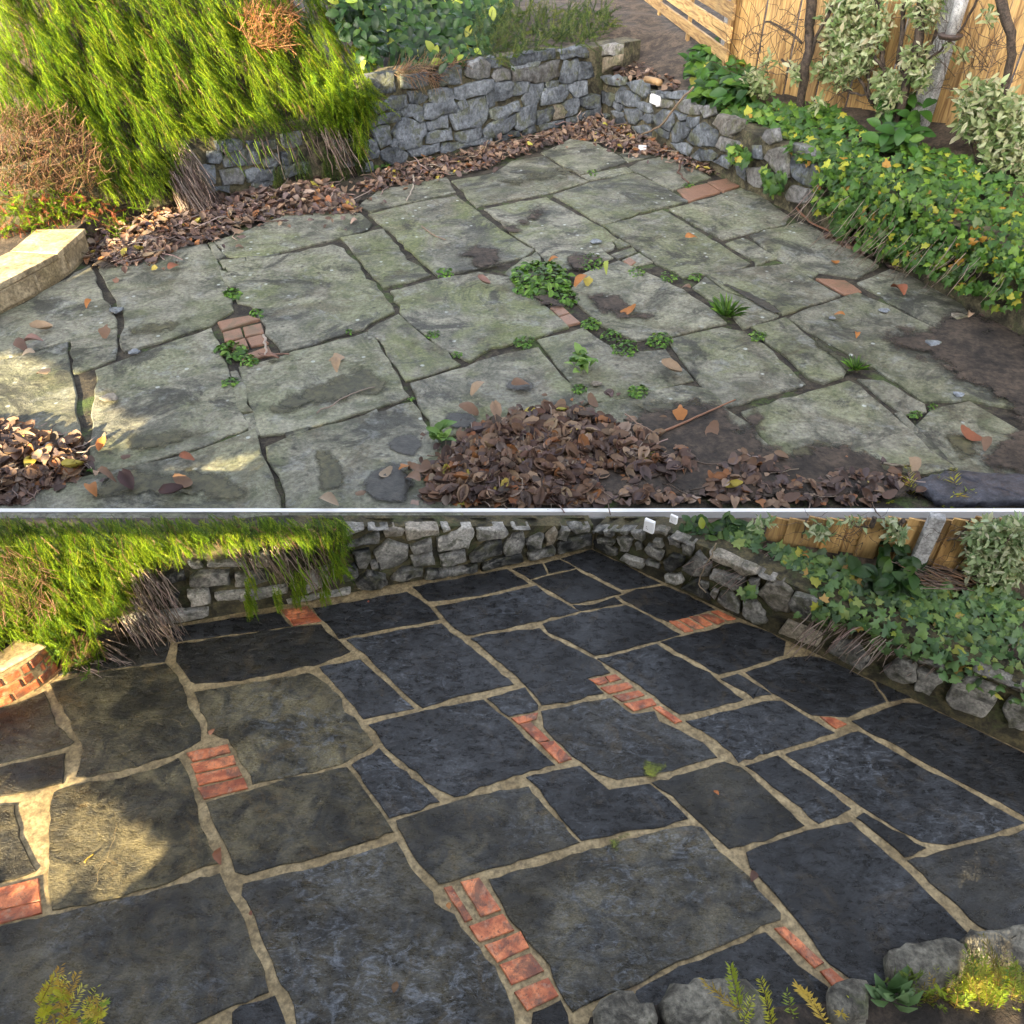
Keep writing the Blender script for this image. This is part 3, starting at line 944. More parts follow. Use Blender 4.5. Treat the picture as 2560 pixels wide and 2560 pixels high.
stones(W_LB, '''
B730,90 850,60 850,120 730,155 #.5|B870,40 1010,25 1020,70 930,120 880,100 #.5|B1040,15 1170,0 1170,50 1050,70 #.6|B1185,0 1360,-10 1370,40 1200,75 #.4|B985,120 1060,85 1140,125 1120,160 1000,165 ~.4|B1145,115 1370,75 1375,140 1150,190 ~.5 #.75
B730,235 960,135 960,200 740,240 #.4|B1390,85 1430,65 1450,110 1400,130 #.75|B1360,190 1500,140 1530,50 1600,90 1620,150 1580,250 1370,275 #.85|B1380,10 1560,0 1500,45 1400,45|B1630,120 1830,85 1850,140 1810,170 1640,200 #.65
B1580,310 1690,220 1800,195 1810,280 1650,335 1590,340 #.1|B1170,235 1320,190 1325,250 1200,285 #.6|B1175,310 1330,285 1345,350 1190,370 #.5|B925,285 1020,195 1160,240 1160,330 1110,380 970,415 945,340 #.6
B775,280 890,255 900,330 870,390 820,390 #.15|B900,350 940,335 955,380 910,400 #.3|B690,400 790,360 815,440 800,470 710,480 #.15|B795,490 880,410 1010,440 1020,490 940,535 830,530 #.2|B1040,460 1120,385 1260,385 1260,430 1120,470 #.2
B1270,460 1280,400 1500,390 1640,355 1640,400 1320,465 #.3|B1375,310 1555,270 1560,330 1430,380 1390,370 #.5|B1660,400 1680,360 1930,290 1930,360 1700,405 #.05|B1820,280 1880,190 1930,150 1930,270 #.5|B0,440 190,410 195,460 100,500 0,510 #.4
B0,570 330,500 330,550 100,605 0,615 #.75|B440,430 620,380 600,500 460,555 #.85|B320,620 760,530 765,560 480,610 330,640 #1.1|B70,300 200,280 210,350 180,385 90,370 ~.5 #.7
A1290,340 1380,335 1400,380 1330,390 #.5|A1430,350 1690,330 1700,375 1430,370 #.4|A1150,440 1270,420 1280,470 1170,490 #.1|A1310,460 1370,415 1580,410 1590,490 1400,510 1310,505 #.4|A1620,430 1850,415 1850,460 1740,500 1620,510 #.35
A1290,545 1440,540 1455,620 1320,640 #.95 ~.2|A1480,570 1700,545 1650,610 1500,610 #.75|A1060,710 1200,680 1440,670 1440,720 1240,760 1070,765 #.7|A1160,580 1240,560 1220,650 1180,650 #.1|A840,730 1030,700 1030,770 860,800 #.6
C220,80 240,30 340,20 350,50 330,100 250,110 #.65|C345,90 400,30 530,20 530,60 440,105 #.5|C570,20 665,20 665,60 600,75 #.8|C615,100 650,60 770,50 760,130 660,150 #.3
C160,230 230,160 300,145 305,220 280,275 170,295 #.5|C315,200 420,150 440,160 420,240 330,265 #.35|C450,170 520,110 530,160 500,215 455,225 ~.7|C530,180 570,100 615,110 590,195 #.45|C330,290 510,240 515,290 400,320 340,325 #.25|C530,220 680,165 770,160 770,215 620,270 530,295 #.05
C10,370 280,280 300,330 30,395 #.05|C0,20 200,20 215,40 120,75 10,70 ~.2 #.7
''', M_STONE_L, wall_lb, .05, .05, .006, .004, .3, .6, top_lb)
stones(W_LR, '''
C785,60 850,50 860,100 850,145 790,120 #.4|C860,120 920,140 920,165 870,155|C890,50 920,30 1045,95 1020,150 930,120 #.3|C1045,110 1130,130 1130,190 1080,180 #.35|C940,180 1010,170 1050,190 1020,275 970,270 #.4|C1070,215 1100,205 1120,255 1080,260
C1140,250 1160,220 1265,280 1250,330 1180,300 #.45|C1200,190 1250,190 1260,240 1200,230|C780,200 880,230 940,260 940,300 880,290 800,240 #.1|C970,320 1000,295 1130,340 1120,385 1050,370 #.85|C1150,330 1230,360 1245,380 1160,350 #.4|C1190,85 1290,110 1285,160 1200,140 ~.3
C1325,140 1360,100 1490,150 1480,190 1410,210 ~.2 #.45|C1300,175 1370,220 1375,250 1310,220 #.35|C1390,230 1470,240 1455,310 1400,285 #.5|C1265,340 1330,290 1410,320 1390,370 1310,415 1280,400 #.05|C1390,400 1510,270 1590,360 1585,440 1480,445 #.3|C1495,190 1510,155 1570,190 1585,230 1570,255 1510,215 ~.3
C1585,260 1620,215 1900,290 1930,330 1880,420 1840,440 1590,310 ~.6 #.7|C1580,460 1610,400 1830,460 1820,530 1750,540 #.55|C1270,440 1380,430 1405,480 1350,505 1280,480 #1.1|C1390,520 1500,460 1590,580 1590,610 1500,570 #.0|C1510,480 1570,495 1570,530 1520,540 #.45
C1590,560 1610,530 1640,550 1620,600 #.5|C1635,610 1660,555 1730,555 1790,630 1790,690 1700,660 #.35|C1815,700 1820,615 1900,620 1960,700 1980,760 1900,770 #.45|C810,175 930,200 920,220 820,200 #.3
D0,290 90,310 120,360 60,435 0,430 ~.4|D110,400 160,335 240,340 230,440 120,440 ~.2 #.5|D40,460 110,450 70,560 45,540 #.4|D95,560 160,480 260,480 330,560 300,700 220,690 ~.3 #.35|D310,440 430,460 470,530 450,550 330,490 #.4
D305,620 350,560 480,570 530,640 480,760 400,730 320,670 #.35|D240,830 300,750 540,850 500,930 380,890 ~.8 #.7|D580,960 640,880 760,890 880,1040 810,1090 680,1020 #.35|D960,1080 1080,1005 1180,1050 1200,1160 1100,1180 990,1130 #.35
D1190,1170 1200,1080 1330,1120 1365,1170 1280,1260 1180,1220 #.4|D1390,1290 1460,1150 1560,1130 1750,1220 1730,1330 1640,1420 1440,1350 #.5|D1180,990 1390,1060 1380,1090 1200,1030 #.3|D1590,1060 1840,1140 1930,1200 1930,1240 1650,1100 ~.2 #.4|D1780,1370 1840,1280 1960,1350 1960,1500 1830,1480 #.4|D510,480 570,480 580,540 520,520
''', M_STONE_L, wall_lr, .05, .05, .006, .004, .3, .55, top_lr)


# ------------------------------------------------------------------ kerbs and planting beds at the left
def kerb(base_px, z0, h, label, mat_b, courses, blen, cop_len, cop_t, cop_over, mat_c):
    B = [on_z(x, y, z0)[:2] for x, y in base_px]
    B = np.array([(p[0], p[1], 0) for p in B])
    seg = np.r_[0, np.cumsum(np.linalg.norm(np.diff(B, axis=0), axis=1))]
    def at(s):
        return np.array([np.interp(s, seg, B[:, i]) for i in range(2)])
    def nrm(s):
        d = at(min(s + .1, seg[-1])) - at(max(s - .1, 0))
        d /= np.linalg.norm(d)
        n = np.array((d[1], -d[0]))
        return n if n[0] - n[1] > 0 else -n
    V, Fc = [], []
    S = np.linspace(0, seg[-1], 14)
    for s in S:
        p, n = at(s), nrm(s)
        q = p - n * .3
        p = p - n * .012
        V += [(*p, z0 - .2), (*p, z0 + h - cop_t), (*q, z0 + h - cop_t), (*q, z0 - .2)]
    for i in range(len(S) - 1):
        for q in range(4):
            r = (q + 1) % 4
            Fc.append((i * 4 + q, i * 4 + r, i * 4 + 4 + r, i * 4 + 4 + q))
    root = tag(add('brick_kerb', V, Fc, M_MORTAR, base=True), label, 'kerb')
    def piece(name, s0, s1, za, zb, d0, d1, mat):
        V = []
        for s in (s0, s1):
            p, n = at(s), nrm(s)
            for dd, z in ((d0, za), (d1, za), (d1, zb), (d0, zb)):
                V.append((*(p + n * dd), z))
        F_ = [(0, 1, 2, 3), (7, 6, 5, 4), (0, 4, 5, 1), (1, 5, 6, 2), (2, 6, 7, 3), (3, 7, 4, 0)]
        o = add(name, V, F_, mat, root)
        b = o.modifiers.new('edge', 'BEVEL')
        b.width = .012
        b.segments = 2
        return o
    ch = (h - cop_t) / courses
    for c in range(courses):
        s = -blen * (.5 * (c % 2))
        while s < seg[-1]:
            a, b = max(s + .008, 0), min(s + blen - .008, seg[-1])
            if b - a > .05:
                piece('brick', a, b, z0 + c * ch + .006, z0 + (c + 1) * ch - .006, -.1, rng.uniform(-.004, .006), mat_b)
            s += blen
    s = 0
    while s < seg[-1]:
        piece('coping_stone', s + .01, min(s + cop_len, seg[-1]) - .01, z0 + h - cop_t + .003, z0 + h + rng.uniform(-.006, .006), -cop_over, .03, mat_c)
        s += cop_len
    return root


kerb([(-130, 850), (33, 764), (120, 720), (190, 668), (228, 625)], ZU, .36, 'curved sandy brick kerb at the left end of the mossy patio', M_KERB, 1, .8, 2.2, .09, .75, M_KERB)
kerb([(-110, 1823), (33, 1757), (85, 1730), (120, 1704), (148, 1672)], 0, .33, 'curved red brick kerb below the trailing hedge beside the slate patio', M_BRICK, 3, .22, 1.6, .03, .05, M_KERB)


def bed(name, px, z, zb, mat, label):
    P = [on_z(x, y, zb)[:2] for x, y in px]
    if area2(P) < 0:
        P.reverse()
    n = len(P)
    V = [(*p, zb - .1) for p in P] + [(*p, z) for p in P]
    Fc = [(i, (i + 1) % n, n + (i + 1) % n, n + i) for i in range(n)] + [tuple(range(n, 2 * n))]
    return tag(add(name, V, Fc, mat), kind='structure', label=label)


bed('planting_bed', [(-300, 900), (33, 735), (120, 690), (225, 605), (330, 560), (560, 480), (300, 420), (-300, 560)], ZU + .32, ZU, M_EARTH, 'planting bed behind the kerb')
bed('planting_bed', [(-300, 1850), (33, 1740), (110, 1690), (145, 1650), (308, 1592), (250, 1540), (-300, 1640)], .27, 0, M_EARTH, 'planting bed behind the red brick kerb')

# ------------------------------------------------------------------ banks behind the walls
def heightfield(name, xs, ys, fn, mat, label):
    V, idx, Fc = [], {}, []
    for i, x in enumerate(xs):
        for j, y in enumerate(ys):
            z = fn(x, y)
            if z is not None:
                idx[i, j] = len(V)
                V.append((x, y, z))
    for i in range(len(xs) - 1):
        for j in range(len(ys) - 1):
            q = [(i, j), (i + 1, j), (i + 1, j + 1), (i, j + 1)]
            if all(k in idx for k in q):
                Fc.append(tuple(idx[k] for k in q))
    o = add(name, V, Fc, mat, smooth=True)
    return tag(o, label, kind='structure')


def sd(w, x, y):
    """distance behind a wall face"""
    return -((x - w.p0[0]) * w.n[0] + (y - w.p0[1]) * w.n[1])


def up_bank(x, y):
    d1, d2 = sd(W_UB, x, y), sd(W_UR, x, y)
    if d1 < .25 and d2 < .25:
        return None
    a = (x - UC[0]) * W_UB.t[0] + (y - UC[1]) * W_UB.t[1]
    left = min(1, max(0, (a - 5.8) / 1.2))
    hb = ZU + 1.48 - .4 * left + (.7 * left) * min(max(0, d1 - .2), 4.5) + .03 * max(0, d1 - .3)
    hr = ZU + .78 + .30 * min(max(0, d2), 2.6)
    if d1 > .25 and d2 > .25:
        k = min(1, max(0, (d1 - .25) / 1.2))
        z = hr + (max(hb, hr) - hr) * k
    else:
        z = hb if d1 > .25 else hr
    return z + .05 * math.sin(x * 3.1 + y) * math.sin(y * 2.3 - x)


heightfield('upper_bank', np.arange(-30, 26, .3), np.arange(6.5, 48, .3), up_bank, M_EARTH, 'brown soil bank above the stone walls')


def low_bank(x, y):
    d1, d2 = sd(W_LB, x, y), sd(W_LR, x, y)
    if d1 < .05 and d2 < .1:
        return None
    z = .9 if d1 > .05 else .5 + .35 * min(max(0, d2), 1.0)
    if d1 > .05 and d2 > .1:
        z = max(.9, .5 + .35 * d2)
    return max(-.2, min(z, seam(y) - .05))


heightfield('lower_bank', np.arange(-9, 9.01, .12), np.append(np.arange(1.0, 6.1, .12), 6.13), low_bank, M_EARTH, 'soil bank behind the slate patio')


# ------------------------------------------------------------------ small shapes for plants
def leaf_grid(width, ny=4, fold=.15, bend=.2, twist=0.0):
    """a leaf of length 1 along +y, three points across"""
    V, Fc = [], []
    for j in range(ny + 1):
        t = j / ny
        w = width(t)
        z = -bend * (t - .3) ** 2 * 2
        a = twist * (t - .5)
        for s in (-1, 0, 1):
            x = s * w
            zz = z + (fold * w if s else 0)
            V.append((x * math.cos(a) - zz * math.sin(a) * 0, t, zz + x * math.sin(a)))
    for j in range(ny):
        for s in (0, 1):
            a = j * 3 + s
            Fc += [(a, a + 1, a + 4), (a, a + 4, a + 3)]
    return np.array(V), np.array(Fc)


oval = lambda t: .30 * math.sin(math.pi * min(1, t * .94 + .03)) ** .75
narrow = lambda t: .17 * math.sin(math.pi * min(1, t * .94 + .03)) ** .8
wavy = lambda t: (.30 + .13 * math.sin(t * 19)) * math.sin(math.pi * min(1, t * .9 + .05)) ** .7
lobed = lambda t: (.33 + .2 * math.sin(t * 25)) * math.sin(math.pi * min(1, t * .9 + .06)) ** .6


def star_leaf(half, cup=.08):
    P = half + [(-x, y) for x, y in half[-2:0:-1]]
    V = [(0, .28, cup)] + [(x, y, -.10 * (x * x) * 3) for x, y in P]
    n = len(P)
    return np.array(V, float), np.array([(0, i + 1, (i + 1) % n + 1) for i in range(n)])


IVY = [star_leaf([(0, .05), (.25, -.15), (.52, .02), (.34, .25), (.44, .56), (.17, .54), (0, 1.0)]),
       star_leaf([(0, .02), (.30, -.12), (.46, .12), (.36, .34), (.36, .55), (.18, .62), (0, .95)], .14)]
OVAL = [leaf_grid(oval, 4, .25, .25), leaf_grid(oval, 4, .5, .1)]
NARROW = [leaf_grid(narrow, 3, .4, .2), leaf_grid(lambda t: narrow(t) * 1.35, 3, .2, .35)]
DEAD = [leaf_grid(wavy, 6, .3, .4, .8), leaf_grid(lobed, 8, .2, -.4, .4), leaf_grid(oval, 5, .9, .3, -.9),
        leaf_grid(lobed, 8, -.3, .5, -.6), leaf_grid(wavy, 6, 1.3, -.4, .5), leaf_grid(oval, 5, -.3, .6, 1.2),
        leaf_grid(lambda t: wavy(t) * (.5 + .8 * (t > .45)), 6, .15, .3, .6), leaf_grid(lambda t: narrow(t) * 1.1, 4, .5, .6, .8)]


def sprig_tpl(n, nl, nw, droop, flat=False, lean=.6):
    """a stem of length 1 along +z carrying n needles"""
    V, Fc = [], []
    def pos(t):
        return np.array((droop * t * t, 0, t - .35 * abs(droop) * t * t))
    for i in range(n):
        t = (i + .5) / n
        p = pos(t)
        d = pos(min(1, t + .05)) - p
        d /= np.linalg.norm(d)
        if flat:
            side = np.array((0, 1 if i % 2 else -1, 0)) + rng.normal(size=3) * .5
        else:
            side = rvec()
        v = side - d * np.dot(side, d)
        v = v / np.linalg.norm(v) + d * lean
        v /= np.linalg.norm(v)
        w = np.cross(v, d)
        w /= max(np.linalg.norm(w), 1e-3)
        ln = nl * (1 - .5 * max(0, t - .7) / .3) * rng.uniform(.8, 1.15)
        k = len(V)
        if flat:
            m = p + v * ln * .5
            V += [p, m - w * nw, p + v * ln, m + w * nw]
            Fc += [(k, k + 1, k + 2), (k, k + 2, k + 3)]
        else:
            V += [p - w * nw * .5, p + w * nw * .5, p + v * ln]
            Fc += [(k, k + 1, k + 2)]
    S, SF = tube([pos(t) for t in (0, .35, .7, 1)], [nw * .5, nw * .42, nw * .3, nw * .1], 3)
    ns = len(V)
    V = np.vstack((np.array(V), S))
    Fc = np.vstack((np.array(Fc), SF + ns))
    return V, Fc, ns


ROSE = [sprig_tpl(64, .12, .022, dr)[:2] for dr in (.15, .3, -.1, .0)]
HEATH = [sprig_tpl(34, .07, .03, dr, lean=1.4)[:2] for dr in (.2, -.2, .05)]
YEW = {n: [sprig_tpl(int(n * 1.5), .17, .015, dr, True, .7) for dr in (.35, .15, -.2)] for n in (12, 22, 36, 52)}


def jit(c, a=.25):
    k = rng.uniform(1 - a, 1 + a)
    return np.clip(np.array(c) * k * rng.uniform(.92, 1.08, 3), .004, .8)


_shared = {}


def leaves(root, items, tpls, name, mat, cap=300, pal=None):
    """items: (frame, place, size, shape index, palette index). The ones that show largest become parts,
    the rest one joined part."""
    items = [q for q in items if q[1][1] > 6.13 or q[1][2] + q[2] * .8 < seam(q[1][1])]
    items.sort(key=lambda q: -q[2] / np.linalg.norm(q[1] - CP))
    rl = wloc(root)
    for M, p, s, k, c in items[:cap]:
        key = (id(tpls), k, c, id(pal), name)
        if key not in _shared:
            V, Fc = tpls[k]
            _shared[key] = make_mesh(name, V, Fc, mat, np.tile(pal[c], (len(V), 1)), True)
        o = bpy.data.objects.new(name, _shared[key])
        T = np.eye(4)
        T[:3, :3] = M * s
        T[:3, 3] = p - rl
        link(o, root)
        o.matrix_local = Matrix(T.tolist())
    if len(items) > cap:
        b = Batch()
        for M, p, s, k, c in items[cap:]:
            b.put(tpls[k], M * s, p, jit(pal[c], .15))
        o = b.build(name + '_mass', mat, root, True)
        o['kind'] = 'stuff'


def at_y(X, Y, y):
    d = ray(X, Y)
    return CP + d * (y / d[1])


def px_m(p, n=1.0):
    """metres that n photo pixels span at p"""
    q = np.asarray(p) - CP
    return n * np.dot(q, FW) / F_PX


def march(X, Y, fn, t0, t1, dt=.08):
    d = ray(X, Y)
    t = t0
    while t < t1:
        p = CP + d * t
        z = fn(p[0], p[1])
        if z is not None and p[2] <= z:
            return p
        t += dt
    return CP + d * t1


def surf_ub(X, Y, off):
    """hit the draped face of the upper back wall, the bank above it or the bed at its foot"""
    a, b = W_UB.ab(X, Y, off)
    if b < .0:
        return on_z(X, Y, ZU + .35 if X < 300 else ZU + .05), np.array((.2, -.5, .8))
    if a > 6.2:                                   # the hedge: a steep leafy slope that starts low on the wall
        if b <= .95:
            return W_UB.at(a, b, off), W_UB.n
        q = march(X, Y, lambda x, y: ZU + .95 + .9 * (sd(W_UB, x, y) + off) if sd(W_UB, x, y) > -off else -9, 8, 45, .05)
        return q, W_UB.n * .69 + np.array((0, 0, .72))
    if b <= 1.62 and a > -1.0:
        return W_UB.at(a, b, off), W_UB.n
    def top(x, y):
        z = up_bank(x, y)
        if z is None:
            z = ZU + 1.62 if sd(W_UB, x, y) > -off else -9
        return z + off * .5
    return march(X, Y, top, 8, 45), np.array((.1, -.55, .8))


def surf_lb(X, Y, off):
    a, b = W_LB.ab(X, Y, off)
    if b < .25 and X < 150 or b < 0:
        return on_z(X, Y, .3 if X < 150 else .05), np.array((.2, -.5, .8))
    return W_LB.at(a, b, off), W_LB.n


def trail(name, label, cat, poly, n, surf, offs, size, greens, tpls, down, sway, stems=None, group=None, wts=None):
    """hanging sprigs over a wall or bank, one plant"""
    b = Batch()
    P = pts(poly)
    base = None
    for X, Y in sample(P, n):
        p, nr = surf(X, Y, rng.choice(offs))
        if base is None:
            base = p.copy()
        s = px_m(p, rng.uniform(*size))
        up = nr[2] > .5
        if cat == 'hedge':
            wv = 1.0 / px_m(p, 150)
            q = p * wv * 6.28
            mound = math.sin(q[0] * 1.0 + .7 * q[2]) * math.sin(q[2] * 1.3 - q[1] * .5 + 1) + .5 * math.sin(q[0] * 2.3 + q[1] + 2)
            if mound < -.75 and rng.uniform() < .75:
                continue
            p = p + nr * px_m(p, 22) * mound
        d0 = .45 if up else .22
        if cat == 'hedge' and up:
            nr, up = W_UB.n * 1.5, False
        d = nr * d0 + np.array((0, 0, -.25 if up else -1.0)) * down + W_UB.t * -sway + rvec() * .46
        cc = greens[rng.integers(len(greens))]
        if cat == 'hedge' and rng.uniform() < .05:
            cc = DRY[rng.integers(4)]
        b.put(tpls[rng.integers(len(tpls))], frame(d, rng.uniform(0, 6.28)) * s, p, jit(cc, .3))
    root = empty(name, (base[0], base[1], base[2]), label, cat, group)
    o = b.build('foliage', M_FOL, root)
    o['kind'] = 'stuff'
    return root


def bare_stems(root, poly, n, surf, off, size, cols, name='bare_stem', slant=(.25, 0, -1), sides=3, thick=1.4):
    b = Batch()
    for X, Y in sample(pts(poly), n):
        p, nr = surf(X, Y, rng.uniform(*off))
        s = px_m(p, rng.uniform(*size))
        d = np.array(slant) + rvec() * .22
        d /= np.linalg.norm(d)
        q = [p + d * s * t + rvec() * s * .05 * (t > 0) + nr * s * .15 * t * t for t in (0, .33, .66, 1)]
        b.raw(*tube(q, [px_m(p, thick), px_m(p, thick), px_m(p, thick * .8), px_m(p, thick * .5)], sides), jit(cols[rng.integers(len(cols))], .3))
    o = b.build(name, M_DEAD, root)
    o['kind'] = 'stuff'
    return o


GREEN = [(.15, .25, .010), (.20, .30, .012), (.10, .18, .012), (.25, .32, .02), (.05, .10, .014)]
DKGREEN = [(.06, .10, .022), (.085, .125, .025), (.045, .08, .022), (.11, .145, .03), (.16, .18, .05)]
DRY = [(.26, .15, .085), (.20, .115, .07), (.32, .21, .13), (.15, .085, .05), (.13, .14, .03)]
TWIG = [(.20, .14, .11), (.28, .21, .17), (.11, .075, .055), (.30, .23, .19)]

h = trail('trailing_hedge', 'sunlit trailing evergreen hedge spilling over the tall grey wall of the mossy patio', 'hedge',
          'a-60,-260 b560,-260 660,220 880,310 905,560 880,760 850,1020 790,1010 740,850 600,840 400,840 0,870 a1480,900 1300,890 1200,1000 1130,1270 900,1320 640,1270 640,1000 560,800 90,790 -60,800',
          12500, surf_ub, (.12, .25, .4, .55), (26, 62), GREEN, ROSE, 1.0, .22)
bare_stems(h, 'a1180,980 1270,960 1420,1250 1340,1400 1230,1400 1150,1250', 260, surf_ub, (.15, .4), (60, 130), TWIG, 'bare_stem_mass')
bare_stems(h, 'b-200,930 860,880 860,980 500,1010 -100,1060', 60, surf_ub, (.1, .3), (30, 90), TWIG + GREEN, 'bare_stem_mass')
bare_stems(h, 'b500,850 720,880 740,1000 560,1060', 34, surf_ub, (.1, .3), (40, 90), TWIG, 'bare_stem_mass')
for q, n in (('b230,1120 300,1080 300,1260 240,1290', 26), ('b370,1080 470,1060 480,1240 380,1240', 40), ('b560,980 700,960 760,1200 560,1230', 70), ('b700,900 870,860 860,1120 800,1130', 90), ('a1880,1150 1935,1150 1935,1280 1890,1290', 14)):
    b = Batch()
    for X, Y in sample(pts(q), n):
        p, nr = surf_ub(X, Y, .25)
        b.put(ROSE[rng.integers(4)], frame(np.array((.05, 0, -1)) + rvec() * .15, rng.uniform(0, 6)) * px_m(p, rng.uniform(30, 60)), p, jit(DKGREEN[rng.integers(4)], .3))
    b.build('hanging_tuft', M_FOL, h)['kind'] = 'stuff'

b = Batch()
for _ in range(260):
    p = W_UB.at(rng.uniform(6.5, 7.5), rng.uniform(1.15, 1.85), rng.uniform(-.45, .3))
    d = W_UB.n * .8 + np.array((0, 0, -.7)) + rvec() * .5
    b.put(ROSE[rng.integers(4)], frame(d, rng.uniform(0, 6)) * rng.uniform(.35, .7), p, jit(GREEN[rng.integers(5)], .3))
b.build('hanging_tuft', M_FOL, h)['kind'] = 'stuff'

trail('dry_heather', 'dry brown twiggy heather clump above the sandy brick kerb', 'shrub',
      'a-60,800 500,780 640,1000 760,1200 650,1330 300,1340 90,1320 -60,1320', 1300, surf_ub, (.3, .55, .7), (28, 62), DRY, HEATH, -.6, .1)
trail('bed_planting', 'low green ground cover with fallen leaves on top of the sandy brick kerb', 'plant',
      'a-60,1290 260,1310 600,1330 880,1420 915,1590 850,1690 760,1620 600,1590 340,1650 90,1730 -60,1760', 700, surf_ub, (.2, .35), (28, 58), GREEN[:3] + DRY[:1] + [(.3, .10, .05)], ROSE, .1, -.2)

h2 = trail('trailing_hedge', 'bright yellow green trailing hedge hanging over the rubble wall of the slate patio', 'hedge',
           'A-150,40 B720,40 720,150 690,340 640,360 600,240 350,150 150,170 0,180 A1500,200 1250,220 1160,270 880,360 860,590 680,690 580,800 380,880 90,900 -150,900',
           7500, surf_lb, (.02, .08, .15, .22), (26, 64), GREEN, ROSE, 1.0, .22)
trail('dry_heather', 'dry pinkish brown heather beside the yellow green hedge at the slate patio', 'shrub',
      'A-150,230 90,230 300,330 400,620 300,700 90,720 -150,720', 420, surf_lb, (.2, .28), (28, 60), DRY, HEATH, .4, .1)
trail('trailing_sprigs', 'loose tuft of trailing sprigs spilling past the red brick kerb', 'plant',
      'A400,850 640,800 700,900 640,1060 560,1060 440,1030 390,930', 240, surf_lb, (.15, .25), (35, 80), GREEN + DRY[:2], ROSE, .8, -.2)
bare_stems(h2, 'A900,330 1120,400 1180,760 1050,790 870,820 720,820 860,650', 170, surf_lb, (.08, .2), (50, 120), TWIG, 'bare_stem_mass')
bare_stems(h2, 'A420,900 650,880 760,830 800,960 640,1080 480,1090', 60, surf_lb, (.1, .2), (40, 90), TWIG, 'bare_stem_mass', (.8, -.2, -.35))
bare_stems(h2, 'B-100,230 600,180 620,420 300,420 -100,300', 130, surf_lb, (.06, .15), (40, 90), TWIG + GREEN[:2], 'bare_stem_mass')
for q, n in (('B215,500 280,500 275,640 230,650', 26), ('B335,390 440,380 440,560 350,630', 70), ('B540,400 600,400 600,560 545,580', 34), ('A1680,430 1760,430 1750,640 1690,660', 40), ('B610,200 720,180 700,400 620,400', 90), ('B20,400 80,400 70,650 20,660', 30)):
    b = Batch()
    for X, Y in sample(pts(q), n):
        p, nr = surf_lb(X, Y, .12)
        b.put(ROSE[rng.integers(4)], frame(np.array((.05, 0, -1)) + rvec() * .15, rng.uniform(0, 6)) * px_m(p, rng.uniform(30, 60)), p, jit(GREEN[rng.integers(4)], .3))
    b.build('hanging_tuft', M_FOL, h2)['kind'] = 'stuff'


# ------------------------------------------------------------------ ivy and broad-leaved plants
def surf_ur(X, Y, off):
    """front of the right upper wall (either stretch) or the bank above"""
    for w, top in ((W_UR, .95), (W_UR2, .98)):
        a, b = w.ab(X, Y, off)
        if -.5 < a < (w.len if w is W_UR else 9) and b <= top:
            if b < 0:
                return on_z(X, Y, ZU + .05), np.array((-.3, -.3, .9))
            return w.at(a, b, off), w.n
    return march(X, Y, lambda x, y: (up_bank(x, y) or -9) + .1 + off * .3, 8, 45), np.array((-.25, -.35, .9))


def surf_lr(X, Y, off):
    a, b = W_LR.ab(X, Y, off)
    if b < top_lr(a):
        return W_LR.at(a, max(b, 0), off), W_LR.n
    return march(X, Y, lambda x, y: (low_bank(x, y) or -9) + .03 + off * .3, 4, 9, .03), np.array((-.25, -.4, .85))


IVYP = [np.array(c) for c in ((.05, .12, .018), (.085, .17, .022), (.035, .085, .018), (.17, .26, .03), (.34, .34, .035), (.36, .20, .03), (.10, .16, .05))]
IVYW = (.34, .24, .26, .08, .03, .015, .035)
LEDGE_U = [(W_UR2.at(rng.uniform(0, 5.5), .95 + rng.uniform(-.25, .22), rng.uniform(-.6, .25)), np.array((-.3, -.4, .8))) for _ in range(900)]
LEDGE_U += [(W_UR.at(rng.uniform(7.0, W_UR.len), .95 + rng.uniform(-.05, .16), rng.uniform(-.6, .2)), np.array((-.3, -.4, .8))) for _ in range(260)]
LEDGE_L = [(W_LR.at(q, top_lr(q) + rng.uniform(-.16, .10), rng.uniform(-.25, .13)), np.array((-.3, -.4, .8))) for q in rng.uniform(2.05, 4.6, 420)]


def ivy(name, label, regions, surf, offs, size, tpls, pal, wts, cap=300, cat='ivy', extra=(), upn=.75):
    items = []
    for p, nr in extra:
        s = px_m(p, rng.uniform(*size))
        items.append((frame(nr + rvec() * upn, rng.uniform(0, 6.28)), p, s, int(rng.integers(len(tpls))), int(rng.choice(len(pal), p=wts))))
    for poly, n in regions:
        for X, Y in sample(pts(poly), n):
            if cat == 'ivy' and n > 300 and math.sin(X * .041 + 1.7 * math.sin(Y * .03)) * math.sin(Y * .052 + X * .013) < -.42 and rng.uniform() < .8:
                continue
            p, nr = surf(X, Y, rng.uniform(*offs))
            s = px_m(p, rng.uniform(*size))
            v = nr + np.array((0, -.25, .35)) + rvec() * upn
            items.append((frame(v, rng.uniform(0, 6.28)), p, s, int(rng.integers(len(tpls))), int(rng.choice(len(pal), p=wts))))
    base = items[0][1]
    root = empty(name, base, label, cat)
    leaves(root, items, tpls, 'leaf', M_FOLG, cap, pal)
    return root


